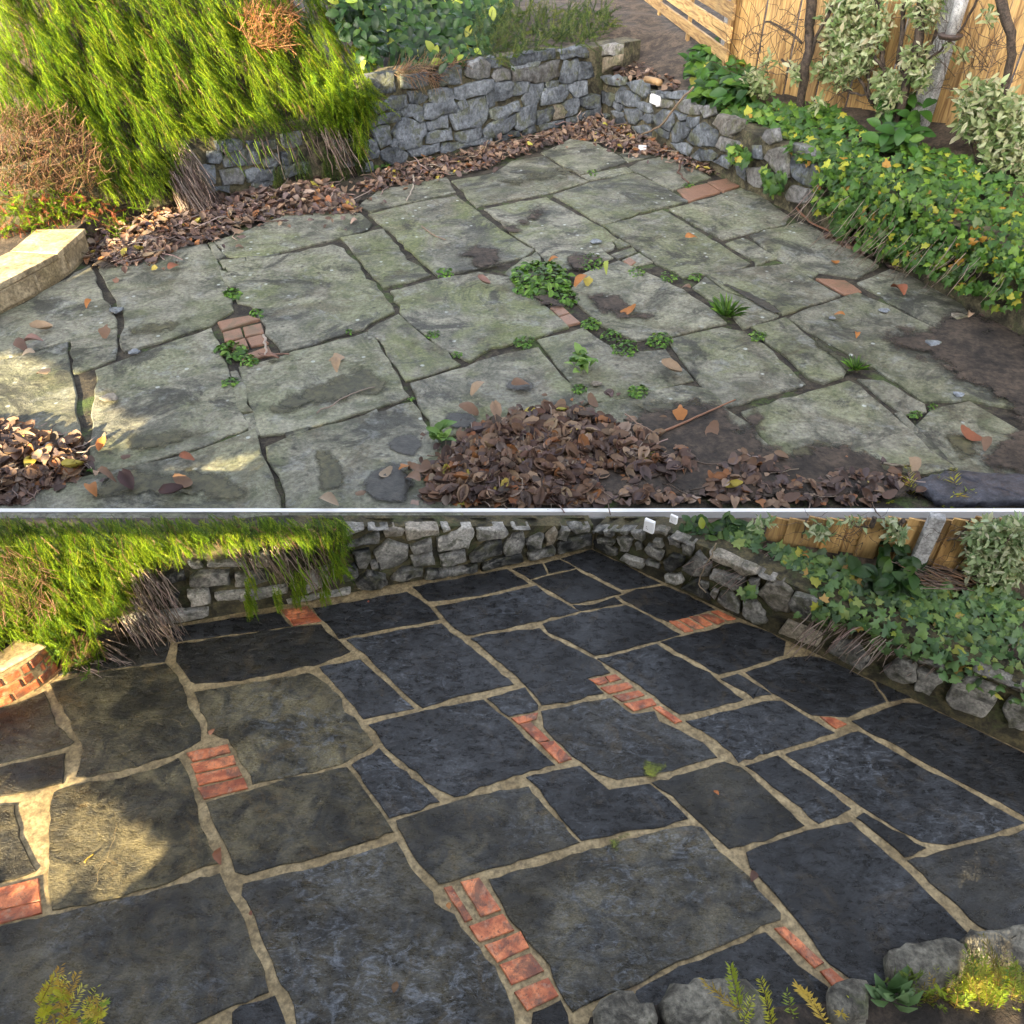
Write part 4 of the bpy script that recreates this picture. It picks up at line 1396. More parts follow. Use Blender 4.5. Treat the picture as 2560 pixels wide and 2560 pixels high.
v = ivy('ivy', 'dense green and yellow ivy covering the right wall of the mossy patio', [
    ('d-300,640 200,720 560,730 850,900 1250,1000 1500,1080 1700,1180 1935,1300 1935,1930 1500,1800 1100,1830 700,1660 480,1450 470,1300 560,1130 560,1000 300,960 200,850 -60,820 -160,760', 4800),
    ('h600,0 1000,180 1400,370 1600,480 1900,560 1935,0', 420), ('S560,1150 900,1200 860,1400 700,1560 620,1400', 60), ('S60,800 420,850 420,1010 100,1000', 60)],
    surf_ur, (.02, .34), (11, 29), IVY, IVYP, IVYW, 300, 'ivy', LEDGE_U)
bare_stems(v, 'd520,1000 1935,1350 1935,1900 800,1750 480,1450', 160, surf_ur, (.1, .35), (40, 120), TWIG, 'ivy_stem_mass', (-.5, -.2, -.7), 3, 1.0)
LIVY = [np.array(c) for c in ((.09, .16, .05), (.13, .21, .055), (.06, .115, .045), (.21, .27, .07), (.27, .28, .04), (.34, .22, .06), (.12, .18, .10))]
v = ivy('ivy', 'pale green ivy trailing over the low wall on the right of the slate patio', [
    ('D180,230 560,300 900,420 1250,500 1850,560 1935,620 1935,1010 1700,980 1500,960 1300,900 1000,860 800,800 560,760 490,680 560,560 420,420 250,330', 1500),
    ('D250,300 520,420 500,560 300,420', 40), ('D480,640 560,640 560,740 480,720', 16), ('D1000,880 1850,960 1850,1080 1400,1030 1000,960', 90), ('C1590,180 1935,60 1935,270 1750,240', 80), ('K1180,1060 1390,1080 1380,1170 1200,1150', 14)],
    surf_lr, (.0, .14), (14, 34), IVY, LIVY, IVYW, 300, 'ivy', LEDGE_L)
bare_stems(v, 'D430,560 1900,900 1900,1060 1000,930 480,800', 150, surf_lr, (.05, .14), (40, 110), TWIG, 'ivy_stem_mass', (-.6, -.3, -.55), 3, 1.6)
bare_stems(v, 'D1250,430 1700,470 1700,540 1300,530', 90, surf_lr, (.05, .12), (60, 130), TWIG + DRY[:2], 'dry_stalk_mass', (-.9, .2, .05), 3, 1.8)
bare_stems(v, 'K760,380 1500,380 1800,700 1400,640 800,430', 60, surf_lr, (.05, .12), (60, 150), TWIG, 'ivy_stem_mass', (-.6, -.2, -.5), 3, 1.2)

OVP = [np.array(c) for c in ((.028, .085, .014), (.045, .12, .016), (.02, .055, .014), (.085, .17, .022), (.30, .30, .04))]


def up_off(X, Y, off):
    p, n = surf_ur(X, Y, 0.1)
    return p + np.array((0, -1, .55)) * off, n


def ub_off(X, Y, off):
    p, n = surf_ub(X, Y, .05)
    d = (CP - p) / np.linalg.norm(CP - p)
    return p + d * off, np.array((.1, -.7, .6))


ivy('laurel_shrub', 'glossy dark green broadleaf shrub growing on the bank right of the white socket box', [
    ('c1410,480 1460,400 1560,380 1640,420 1730,440 1780,520 1830,600 1850,700 1750,740 1620,760 1560,700 1480,720 1420,760 1490,600', 330)],
    up_off, (.1, .6), (26, 42), OVAL, OVP, (.3, .3, .2, .18, .02), 220, 'shrub')
ivy('broadleaf_shrub', 'dappled green broadleaf shrub overhanging the middle of the tall grey wall', [
    ('b640,-40 1900,-40 1740,180 1690,330 1560,410 1480,440 1380,440 1280,420 1150,440 1000,400 850,420 800,300 690,200', 1500)],
    ub_off, (.0, 1.5), (20, 36), OVAL, [c * .55 for c in OVP[:4]] + [np.array((.22, .26, .03))], (.28, .3, .24, .13, .05), 300, 'shrub')
ivy('viburnum_plant', 'upright plant with large dark oval leaves rising from the ivy by the fence', [
    ('d860,740 960,700 1160,740 1160,840 1060,880 1200,1030 1060,1040 900,1040 780,1000 800,920 900,880', 90)],
    up_off, (.1, .5), (34, 52), OVAL, OVP, (.35, .3, .25, .08, .02), 90, 'plant')


def lr_off(X, Y, off):
    p, n = surf_lr(X, Y, 0.0)
    d = (CP - p) / np.linalg.norm(CP - p)
    return p + d * off, n


LOVP = [np.array(c) for c in ((.06, .13, .06), (.085, .16, .075), (.045, .10, .05), (.13, .2, .09), (.28, .28, .04))]
ivy('viburnum_plant', 'large oval leaved plant standing above the pale ivy in front of the low fence', [
    ('D910,180 1000,150 1190,180 1190,320 1100,330 960,320', 30), ('D780,420 1220,380 1210,500 1100,510 960,480 800,450', 45)],
    lr_off, (.05, .25), (34, 56), OVAL, LOVP, (.35, .3, .25, .08, .02), 90, 'plant')
ivy('bramble', 'bluish green bramble leaves hanging over the top of the right wall near the white box', [
    ('K400,120 540,60 740,60 740,200 620,250 560,260 480,330 340,360 420,200', 40), ('K690,290 840,280 840,350 700,370', 8), ('K860,60 1200,60 1180,180 1000,220 880,220', 34)],
    lr_off, (.02, .12), (22, 36), OVAL, LOVP, (.3, .35, .2, .13, .02), 90, 'bramble')
trail('needle_shrub', 'fine needled green shrub along the top of the tall grey wall near its corner', 'shrub',
      'c-60,200 100,90 600,60 900,90 940,200 760,300 560,310 420,330 220,400 160,460 60,400 -60,420', 650, lambda X, Y, o: ub_off(X, Y, o), (.05, .4, .8), (32, 66), DKGREEN, ROSE, -.2, .1)
trail('dry_grass_tuft', 'thatch of dry brown grass lying on the tall grey wall below the broadleaf shrub', 'grass tuft',
      'b1000,470 1150,460 1380,440 1520,420 1540,460 1380,490 1340,560 1250,530 1100,540', 200, lambda X, Y, o: surf_ub(X, Y, o), (.15, .25), (24, 50), DRY[:3], HEATH, .6, .5)
trail('dead_fern', 'clump of dead orange brown foliage at the top of the sunlit hedge', 'plant',
      'a1680,60 b-50,60 360,60 340,200 300,330 200,340 0,330 a1720,340', 330, lambda X, Y, o: surf_ub(X, Y, o), (.5, .7), (30, 66), [(.32, .15, .06), (.25, .12, .05), (.42, .25, .12), (.18, .09, .04)], HEATH, .4, .1)


# ------------------------------------------------------------------ fences
def board_box(name, P, d, up, wdt, thk, nrm, mat, parent):
    """box starting at P: length along up vector, width along d, thickness along nrm; local z follows the length"""
    ln = np.linalg.norm(up)
    u = up / ln
    x0, y0, z0 = -wdt / 2, -thk / 2, 0
    V, Fc = box((x0, y0, z0), (wdt / 2, thk / 2, ln))
    o = bpy.data.objects.new(name, make_mesh(name, V, Fc, mat))
    link(o, parent)
    M = np.eye(4)
    M[:3, 0], M[:3, 1], M[:3, 2] = d, np.cross(u, d), u
    M[:3, 3] = P + d * wdt / 2 - wloc(parent)
    o.matrix_local = Matrix(M.tolist())
    b = o.modifiers.new('edge', 'BEVEL')
    b.width = min(thk, wdt) * .12
    b.segments = 1
    return o


Z3 = np.array((0, 0, 1.0))
FA, FB = on_z(1818, 200, 1.5), on_z(2400, 352, 1.5)
fd = FB - FA
fd /= np.linalg.norm(fd)
FN = np.array((fd[1], -fd[0], 0))
FN = FN if np.dot(FN, CP - FA) > 0 else -FN
fence_u = empty('timber_fence', FA, 'tall fence of upright golden timber boards beyond the ivy of the mossy patio', 'fence')
s = -.05
while s < 13:
    w_ = rng.uniform(.36, .44)
    k = int(s / .4) % 2
    board_box('board', FA + fd * s + FN * (-.02 if k else .02), fd, Z3 * 4.2 + fd * rng.uniform(-.02, .02), w_ + (.05 if k else -.025), .04, FN, M_WOOD, fence_u)
    s += w_
for q, wd_ in (((1796, 186), .28),):
    p = on_z(*q, 1.5)
    board_box('post', p - Z3 * .5, fd, Z3 * 4.8, wd_, .2, FN, M_CONC, fence_u)
pm = FA + fd * np.dot(on_plane(2300, 300, FA + FN * .2, FN) - FA, fd) + FN * .16
board_box('post', np.array((pm[0], pm[1], 1.0)) - fd * .2, fd, Z3 * 4.8, .34, .2, FN, M_CONC, fence_u)

# slatted panel running away from the viewer behind the concrete post
G1 = on_z(1816, 158, 1.9)
G2 = on_z(1640, 22, 1.9)
gd = G2 - G1
gl = np.linalg.norm(gd)
gd /= gl
gate = empty('slatted_fence', G1, 'open slatted timber panel running back from the grey post', 'fence')
gn = np.array((gd[1], -gd[0], 0))
for z0, z1 in ((1.9, 2.14), (2.26, 2.54), (2.66, 2.94), (3.06, 3.34), (3.46, 3.74)):
    o = board_box('rail', np.array((G1[0], G1[1], z0)), Z3, gd * (gl + 5), z1 - z0, .06, gn, M_WOOD, gate)
for t in (.3, 3.6, 7.0, 10.5):
    p = G1 + gd * t
    board_box('upright', np.array((p[0] + .07, p[1], 1.7)), gd, Z3 * 2.1, .16, .08, gn, M_WOOD, gate)

# low fence behind the slate patio's right-hand ivy, trimmed to follow the bank
LA, LB_ = on_z(2020, 1342, .78), on_z(2450, 1437, .78)
ld = LB_ - LA
ld /= np.linalg.norm(ld)
LN = np.array((ld[1], -ld[0], 0))
LN = LN if np.dot(LN, CP - LA) > 0 else -LN
fence_l = empty('timber_fence', LA, 'low fence of golden boards at the top right above the pale ivy', 'fence')
s = -.35
i = 0
while s < 2.6:
    p = LA + ld * s
    w_ = rng.uniform(.13, .16)
    hgt = seam(p[1] + .02) - .012 - .55
    if hgt > .1:
        board_box('board', np.array((p[0], p[1], .55)) + LN * (.012 if i % 2 else -.012), ld, Z3 * hgt, w_ + .012, .02, LN, M_WOOD, fence_l)
    s += w_
    i += 1
q = LA + ld * np.dot(on_plane(2312, 1350, LA, LN) - LA, ld) + LN * .06
board_box('post', np.array((q[0], q[1], .5)) - ld * .06, ld, Z3 * (seam(q[1]) - .5 - .012), .12, .08, LN, M_CONC, fence_l)


# ------------------------------------------------------------------ pale variegated shrubs with dark stems
def fence_pt(X, Y, off):
    return on_plane(X, Y, FA + FN * off, FN)


def low_pt(X, Y, off):
    return on_plane(X, Y, LA + LN * off, LN)


PALE = [np.array(c) for c in ((.33, .38, .19), (.42, .45, .25), (.24, .31, .12), (.50, .50, .32), (.15, .22, .08))]
PALE_L = [np.array(c) for c in ((.30, .37, .19), (.39, .44, .26), (.21, .29, .13), (.46, .48, .32), (.14, .21, .09))]


def shrub(label, pt, trunks, clusters, depth, size, pal, cap=300, twigs=None):
    """trunks: (picked polyline, width px start, width px end); clusters: (outline, leaf count)"""
    P0 = pt(*pts(trunks[0][0])[-1], depth)
    root = empty('variegated_shrub', P0, label, 'shrub')
    for s, w0, w1 in trunks:
        P = pts(s)
        Q = [pt(x, y, depth + rng.uniform(-.15, .15) * depth) for x, y in P]
        if w0 >= 16:
            e = Q[-1]
            Q.append(np.array((e[0] + rng.normal() * .03, e[1], e[2] - .55 if e[1] > 6 else e[2] - .15)))
        n = len(Q) * 3
        Qw = wiggle(Q, n, px_m(P0, 1.6))
        r = np.linspace(px_m(P0, w0 / 2), px_m(P0, w1 / 2), n)
        V_, F_ = tube(Qw, list(r), 6)
        add('stem' if w0 < 16 else 'trunk', V_, F_, M_BARK, root, None, True)
    if twigs:
        b = Batch()
        for s, n, ln in twigs:
            for X, Y in sample(pts(s), n):
                p = pt(X, Y, depth + rng.uniform(-.3, .2) * depth)
                d = rvec() * np.array((1, .4, .8)) + np.array((0, 0, .35))
                l_ = px_m(p, rng.uniform(.4, 1) * ln)
                if p[1] < 6 and max(p[2], p[2] + d[2] * l_) + .04 > seam(p[1]):
                    continue
                Q = wiggle([p, p + d * l_ * .5 + rvec() * l_ * .1, p + d * l_ + rvec() * l_ * .2], 6, l_ * .04)
                b.raw(*tube(Q, list(np.linspace(px_m(p, 1.0), px_m(p, .4), 6)), 3), jit((.07, .045, .032), .3))
        b.build('twig_mass', M_DEAD, root)['kind'] = 'stuff'
    items = []
    for s, n in clusters:
        for X, Y in sample(pts(s), max(1, n // 5)):
            c = pt(X, Y, depth + rng.uniform(-.35, .35) * depth)
            for _ in range(5):
                z = px_m(c, rng.uniform(*size))
                p = c + rvec() * z * .55
                items.append((frame(rvec() * .8 + np.array((0, -.5, .6)), rng.uniform(0, 6.28)), p, z, int(rng.integers(2)), int(rng.integers(len(pal)))))
    leaves(root, items, NARROW, 'leaf', M_FOL, cap, pal)
    return root


shrub('tall pale variegated shrub with several dark stems in front of the golden fence', fence_pt,
      [('d1240,-140 1210,300 1150,480 1090,700', 24, 20), ('d915,-60 930,200 945,320 965,420 960,520', 14, 12), ('d1130,-140 1080,300 1060,440', 14, 10), ('d840,290 900,400 950,470', 9, 7),
       ('d1060,440 1110,520 1130,560', 8, 8), ('d770,500 830,600 880,720', 8, 6), ('d690,620 780,650 870,660', 8, 5), ('d1330,200 1240,400 1160,560', 8, 6), ('d860,480 860,640 900,720', 9, 7), ('d1660,-80 1480,230 1330,360 1220,470', 6, 5)],
      [('d560,120 640,-60 920,-60 980,200 920,320 860,480 760,540 620,560 470,490 600,390 540,330', 1700), ('d870,560 1000,470 1090,560 1060,780 960,770 900,640', 460), ('d1100,330 1220,310 1310,420 1260,560 1190,620 1130,500', 420), ('d1110,-60 1420,-60 1350,230 1180,230', 380), ('d900,-60 1130,-60 1000,250 930,260', 70), ('d640,560 710,560 690,620 630,620', 30), ('d1000,650 1090,700 1060,770 950,740', 40), ('d1370,290 1440,280 1430,340 1300,280', 20), ('d1430,460 1470,340 1540,410 1500,460', 36)],
      .55, (13, 24), PALE, 300, [('d480,500 1000,480 900,700 560,720', 40, 110), ('d1250,120 1700,200 1840,600 1250,650', 46, 150)])
shrub('slim dark trunk with few pale leaves at the left end of the golden fence', fence_pt,
      [('d470,-140 450,250 430,430 400,640', 26, 20), ('d690,-120 500,260 450,430', 9, 7), ('d150,150 290,200 400,300', 5, 6), ('d260,410 330,470 400,500', 6, 6), ('d620,330 520,290 460,230', 4, 4)],
      [('d330,470 400,470 380,570 330,540', 50), ('d130,400 200,400 190,470 140,470', 30), ('d-10,560 80,480 190,600 160,660 90,650', 130), ('d430,740 480,680 530,720 460,765', 40), ('c1820,560 1930,480 1930,640 1870,620', 60)],
      .7, (13, 24), PALE, 200, [('d0,100 420,100 380,620 -100,560', 70, 150)])
shrub('broad pale variegated shrub at the right edge in front of the golden fence', fence_pt,
      [('d1740,-140 1840,230 1850,420', 26, 18), ('d1480,850 1520,760 1600,700', 8, 5), ('d1560,960 1580,1060 1640,1140', 6, 5)],
      [('d1480,700 1560,560 1700,560 1840,660 1990,700 1990,1290 1830,1290 1580,1250 1690,1080 1620,980 1500,930', 2600), ('d1660,60 1730,60 1720,130 1680,130', 30)],
      .9, (15, 28), PALE, 300, [('d1650,230 1900,300 1900,620 1500,600', 30, 150)])
shrub('pale leaved shrub at the top right corner beside the low golden fence', low_pt,
      [('D1880,60 1790,250 1800,460', 9, 8), ('D1560,60 1480,180 1400,200', 5, 4), ('D1600,230 1500,350 1440,410', 4, 4)],
      [('D1600,55 1950,55 1950,480 1820,480 1700,510 1560,420 1540,290 1560,120', 1300), ('D1530,720 1700,700 1770,860 1680,920', 110)],
      .16, (15, 28), PALE_L, 300, [('D1200,60 1600,60 1560,400 1300,200', 30, 120)])
shrub('small pale leaf sprays left of the low golden fence', low_pt,
      [('D760,60 740,90 860,110', 4, 3), ('D430,50 400,180', 4, 3), ('D900,40 880,100', 14, 12), ('D1100,60 1060,120', 14, 10)],
      [('D440,95 560,90 540,180 450,180', 60), ('D950,55 1100,60 1120,190 1000,205', 110), ('D50,50 200,50 190,90 60,90', 50), ('D580,50 860,50 850,75 600,75', 50)],
      .12, (15, 26), PALE_L, 200, [('D380,60 900,60 900,220 420,200', 60, 130)])

# hanging seed feeder in the top right corner
c = fence_pt(2375, 92, 1.1)
m1 = px_m(c)
fz = fence_pt(2375, 90, 1.1)
feeder = empty('bird_feeder', c, 'grey tube bird feeder with dark round tray hanging at the top right', 'bird feeder')
a_ = Z3 * m1
V_, F_ = tube([c, c + a_ * 60, c + a_ * 140], [m1 * 13, m1 * 14, m1 * 14], 14)
add('tube', V_, F_, M_GREYTUBE, feeder, None, True)
V_, F_ = tube([c - a_ * 5, c + a_ * 2, c + a_ * 6], [m1 * 24, m1 * 29, m1 * 29], 18)
add('tray', V_, F_, M_DARKMET, feeder)
V_, F_ = tube([c + a_ * 138, c + a_ * 146], [m1 * 17, m1 * 10], 14)
add('lid', V_, F_, M_DARKMET, feeder)
V_, F_ = tube([c + a_ * 146, c + a_ * 260], m1 * 1.2, 5)
add('hanging_wire', V_, F_, M_DARKMET, feeder)


# white socket boxes on the walls and a white tag on the ground
def socket(px, w, off, label):
    P = [np.array(w.ab(x, y, off)) for x, y in pts(px)]
    root = empty('socket_box', w.at(*np.mean(P, 0), off), label, 'socket box')
    a0, a1 = min(p[0] for p in P), max(p[0] for p in P)
    b0, b1 = min(p[1] for p in P), max(p[1] for p in P)
    def bx(name, q0, q1, r0, r1, d0, d1, mat, bev):
        V = [w.at(q, r, d) for d in (d0, d1) for q, r in ((q0, r0), (q1, r0), (q1, r1), (q0, r1))]
        o = add(name, V, [(0, 1, 2, 3), (7, 6, 5, 4), (0, 4, 5, 1), (1, 5, 6, 2), (2, 6, 7, 3), (3, 7, 4, 0)], mat, root)
        if bev:
            m_ = o.modifiers.new('edge', 'BEVEL')
            m_.width, m_.segments = bev, 2
    s = a1 - a0
    bx('housing', a0, a1, b0, b1, off - s * .3, off, M_WHITE, s * .06)
    bx('cover', a0 + s * .05, a1 - s * .05, b0 + s * .05, b1 - s * .05, off + .002, off + s * .07, M_WHITE, s * .04)
    for q, r in ((.3, .62), (.3, .42), (.42, .34)):
        bx('socket_hole', a0 + s * q, a0 + s * (q + .06), b0 + s * r, b0 + s * (r + .07), off + s * .06, off + s * .075, M_DARKMET, 0)
    bx('cable_gland', a0 + s * .45, a0 + s * .62, b0 - s * .13, b0 - .001, off - s * .4, off - s * .2, M_WHITE, 0)


socket('R805,500 920,505 912,600 805,598', W_UR, .14, 'white plastic socket box fixed to the right wall of the mossy patio')
socket('C1132,68 1200,75 1195,135 1135,130', W_LR, .09, 'white plastic socket box on the wall at the far right corner of the slate patio')
socket('K190,75 290,75 285,140 190,140', W_LR, .05, 'small weathered white box right of the socket box on the slate patio wall')
V_ = [on_z(x, y, ZU + .05) for x, y in pts('R640,1205 750,1212 745,1250 640,1245')]
V_ = V_ + [v_ + Z3 * .05 for v_ in V_]
tag(add('plastic_tag', V_, [(3, 2, 1, 0), (4, 5, 6, 7), (0, 1, 5, 4), (1, 2, 6, 5), (2, 3, 7, 6), (3, 0, 4, 7)], M_WHITE, base=True), 'small white plastic tag among the leaves in the far corner', 'plastic tag')


# ------------------------------------------------------------------ soil, damp and moss lying on the paving
def mat_patch(name, c1, c2, scale, rough, cut):
    m, nt, bs = new_mat(name)
    p = coords(nt, False)
    fac = nd(nt, 'Attribute', attribute_name='Col').outputs['Color']
    f = nd(nt, 'SeparateColor', {0: fac}).outputs[0]
    n1 = noise(nt, p, scale, 8, .72, .3)
    n2 = noise(nt, p, scale * 5, 5, .7)
    base = mix(nt, ramp(nt, n1, (.38, 0), (.62, 1)), c1, c2)
    base = mix(nt, .85, base, mix(nt, ramp(nt, n2, (.36, 0), (.64, 1)), (.4, .4, .4), (1.7, 1.7, 1.7)), 'MULTIPLY')
    setc(nt, bs, 'Base Color', base)
    setc(nt, bs, 'Roughness', rough)
    bump(nt, bs, mth(nt, 'ADD', n1, n2), .7, .02)
    a = ramp(nt, mth(nt, 'ADD', mth(nt, 'MULTIPLY', f, 1.0), mth(nt, 'MULTIPLY', mth(nt, 'SUBTRACT', n1, .5), 2.4)), (cut, 0), (cut + .34, 1))
    tr = nd(nt, 'BsdfTransparent')
    mx = nd(nt, 'MixShader', {0: a, 1: tr.outputs[0], 2: bs.outputs[0]})
    nt.links.new(mx.outputs[0], nt.nodes['Material Output'].inputs[0])
    return m


M_DIRT = mat_patch('thin soil film', (.012, .009, .007), (.06, .044, .032), 3.0, .85, .30)
M_DAMP = mat_patch('damp stain', (.016, .015, .013), (.035, .033, .027), 2.0, .5, .28)
M_OLIVE = mat_patch('dark algae film', (.028, .03, .016), (.065, .06, .028), 2.2, .6, .32)
M_LMOSS = mat_patch('yellow green algae', (.05, .07, .006), (.16, .17, .012), 7.0, .7, .48)


def seg_d(p, a, b):
    a, b, p = np.array(a), np.array(b), np.array(p)
    d = b - a
    t = min(1, max(0, np.dot(p - a, d) / max(np.dot(d, d), 1e-9)))
    return np.linalg.norm(p - a - d * t)


def patch(name, px, z, mat, fall, label, step=14, mound=0.0, kind='stuff'):
    P = pts(px) if isinstance(px, str) else px
    if z > .1:
        P = [(x, min(y, 1262)) for x, y in P]
    xs = np.arange(min(p[0] for p in P), max(p[0] for p in P) + step, step)
    ys = np.arange(min(p[1] for p in P), max(p[1] for p in P) + step, step)
    V, C, idx, Fc = [], [], {}, []
    for i, x in enumerate(xs):
        for j, y in enumerate(ys):
            d = min(seg_d((x, y), P[k - 1], P[k]) for k in range(len(P)))
            ins = inside(P, x, y)
            if not ins and d > step * 1.1:
                continue
            f = min(1, d / fall) if ins else 0.0
            idx[i, j] = len(V)
            q = on_z(x, y, z)
            V.append((q[0], q[1], z + mound * f * f * (3 - 2 * f)))
            C.append((f, f, f))
    for (i, j) in list(idx):
        q = [(i, j), (i, j + 1), (i + 1, j + 1), (i + 1, j)]
        if all(k in idx for k in q):
            Fc.append(tuple(idx[k] for k in q))
    o = add(name, V, Fc, mat, None, np.array(C), True)
    return tag(o, label, kind=kind)


ZT = ZU + .021
for px, fall, lab in (
        ('h880,610 1100,600 1240,610 1450,440 1600,480 2060,650 2060,1760 1500,1720 1620,1480 1840,1330 1560,1130 1400,1060 1350,960 1000,870 900,740', 60, 'dark soil spread over the flagstones at the right of the mossy patio'),
        ('g560,1270 900,1290 1200,1180 1500,1090 1700,1150 1800,1300 h0,1150 180,1120 h150,1420 330,1460 700,1400 960,1500 1080,1600 1300,1640 1900,1640 1900,2000 0,2000 g600,2000', 50, 'dark soil strewn along the front edge of the mossy patio'),
        ('f1430,150 1600,80 1760,60 1900,150 g150,150 210,190 310,210 200,290 90,270 f1640,290 1560,230', 30, 'black soil patch left of the big weed'),
        ('g600,140 720,120 900,180 860,225 720,290 640,300 560,240', 26, 'black soil beside the small weed in the middle'),
        ('g290,420 420,380 620,480 660,520 560,560 430,520', 24, 'soil below the big weed'),
        ('g660,380 940,380 1150,540 1350,600 1240,615 960,640 760,570 700,500', 40, 'dark smear across the middle flagstone'),
        ('b300,1480 500,1300 830,1300 930,1260 1110,1230 1420,1200 1360,1100 1150,1240 880,1330 850,1420 680,1480', 26, 'dark compost along the foot of the grey wall'),
        ('c-300,1200 200,1100 430,1060 620,950 540,900 250,950 -60,1040 -250,1080', 26, 'dark compost in the far corner'),
        ('c1180,1080 1400,1110 1680,1210 1780,1260 1860,1300 1900,1260 1700,1130 1500,1040 1200,1010', 24, 'soil along the foot of the right wall'),
        ('c850,1470 1000,1490 1200,1440 1290,1430 1180,1400 1050,1460', 18, 'soil caught at the edge of a far flagstone'),
        ('c130,1560 280,1500 380,1430 480,1400 480,1470 330,1560 200,1650', 18, 'soil streak near the middle of the patio'),
        ('e580,190 720,60 1000,100 1180,100 1060,210 820,240 700,280', 24, 'dirt under the leaves near the sandy kerb'),
        ('d200,1330 560,1560 1000,1800 1500,1960 1300,1800 900,1720 450,1480', 24, 'soil along the foot of the ivy wall')):
    patch('soil_film', px, ZT, M_DIRT, fall, lab, 12, .02)


def disc(cx, cy, rx, ry, o):
    o = ORG[o]
    return [(o[0] + (cx + rx * math.cos(a) * rng.uniform(.9, 1.1)) * o[2], o[1] + (cy + ry * math.sin(a) * rng.uniform(.9, 1.1)) * o[2]) for a in np.linspace(0, 6.28, 17)[:-1]]


for q in ((1145, 1470, 125, 95), (1035, 1740, 190, 165), (1525, 1290, 140, 90)):
    patch('damp_stain', disc(*q, 'f'), ZT - .002, M_DAMP, 26, 'round damp stain left by wet leaves', 8, 0)
patch('damp_stain', disc(275, 1055, 120, 55, 'g'), ZT - .002, M_DAMP, 18, 'damp patch around one brown leaf', 8, 0)
patch('damp_stain', 'g1550,285 1620,310 1800,390 1940,430 h60,425 200,500 275,560 200,560 0,450 g1680,370 1600,330', ZT - .002, M_DAMP, 6, 'trickle of water running along a joint', 7, 0)
patch('damp_stain', 'h320,630 450,650 560,740 760,890 760,1010 680,960 620,890 470,790 460,700', ZT - .002, M_OLIVE, 14, 'damp corner of a narrow flagstone', 8, 0)
for px, fall in (('f170,1130 350,1060 550,1000 850,860 1080,1030 950,1170 700,1210 500,1250 250,1330 140,1280', 46), ('f500,1480 700,1500 780,1640 740,1850 520,1850 500,1650', 40), ('e680,1330 1000,1330 1650,1330 1500,1400 1150,1500 900,1560', 36),
                 ('e700,1600 1300,1560 1600,1640 1800,1800 1800,2000 600,2000', 60), ('f1350,100 1560,30', 30) if False else ('e860,640 1300,570 1400,620 1100,720 880,740', 30),
                 ('c60,1200 600,1120 700,1230 450,1300 60,1330', 40), ('f150,860 400,830 560,860 380,920 180,930', 24), ('h330,1470 500,1400 760,1460 800,1580 500,1600 300,1570', 30), ('h1300,1300 1560,1360 1700,1560 1500,1620 1350,1440', 40), ('g900,1180 1250,1100 1560,1110 1560,1300 1250,1350', 40)):
    patch('damp_stain', px, ZT - .005, M_OLIVE, fall, 'dark algae stain on old flagstones', 11, 0)
patch('algae_patch', 'C1080,1690 1130,1650 1240,1690 1310,1660 1320,1790 1250,1850 1180,1880 1100,1850', .008, M_LMOSS, 26, 'yellow green algae on slate and pointing', 8, 0)
patch('algae_patch', 'G840,640 960,600 1080,600 1000,690 960,780 870,720', .008, M_LMOSS, 20, 'yellow algae at the top of the big slate', 8, 0)

# hairline repairs in the slates
for px in ('E1020,422 930,455 850,490 800,560 790,640 770,700 730,800 680,890 660,970', 'A930,1480 1000,1440 1130,1418 1230,1440 1260,1480'):
    Q = [on_z(x, y, .007) for x, y in pts(px)]
    Q = wiggle(Q, 24, .004)
    V, Fc = [], []
    for i, q in enumerate(Q):
        d = Q[min(i + 1, 23)] - Q[max(i - 1, 0)]
        n = np.array((-d[1], d[0], 0)) / np.linalg.norm(d) * rng.uniform(.0006, .0022)
        V += [q + n, q - n]
        V[-1][2] = V[-2][2] = .0075
    Fc = [(2 * i, 2 * i + 1, 2 * i + 3, 2 * i + 2) for i in range(23)]
    add('crack_filler', V, Fc, M_MORTAR, slate_patio)


# ------------------------------------------------------------------ dead leaves
DEADP = [np.array(c) for c in ((.10, .056, .038), (.155, .09, .056), (.065, .04, .032), (.21, .135, .085), (.13, .088, .074), (.28, .19, .125), (.085, .058, .056), (.24, .10, .035), (.38, .31, .05), (.30, .22, .17))]
DEADW = np.array((.18, .17, .16, .12, .12, .07, .08, .06, .015, .025))
DEADW = DEADW / DEADW.sum()


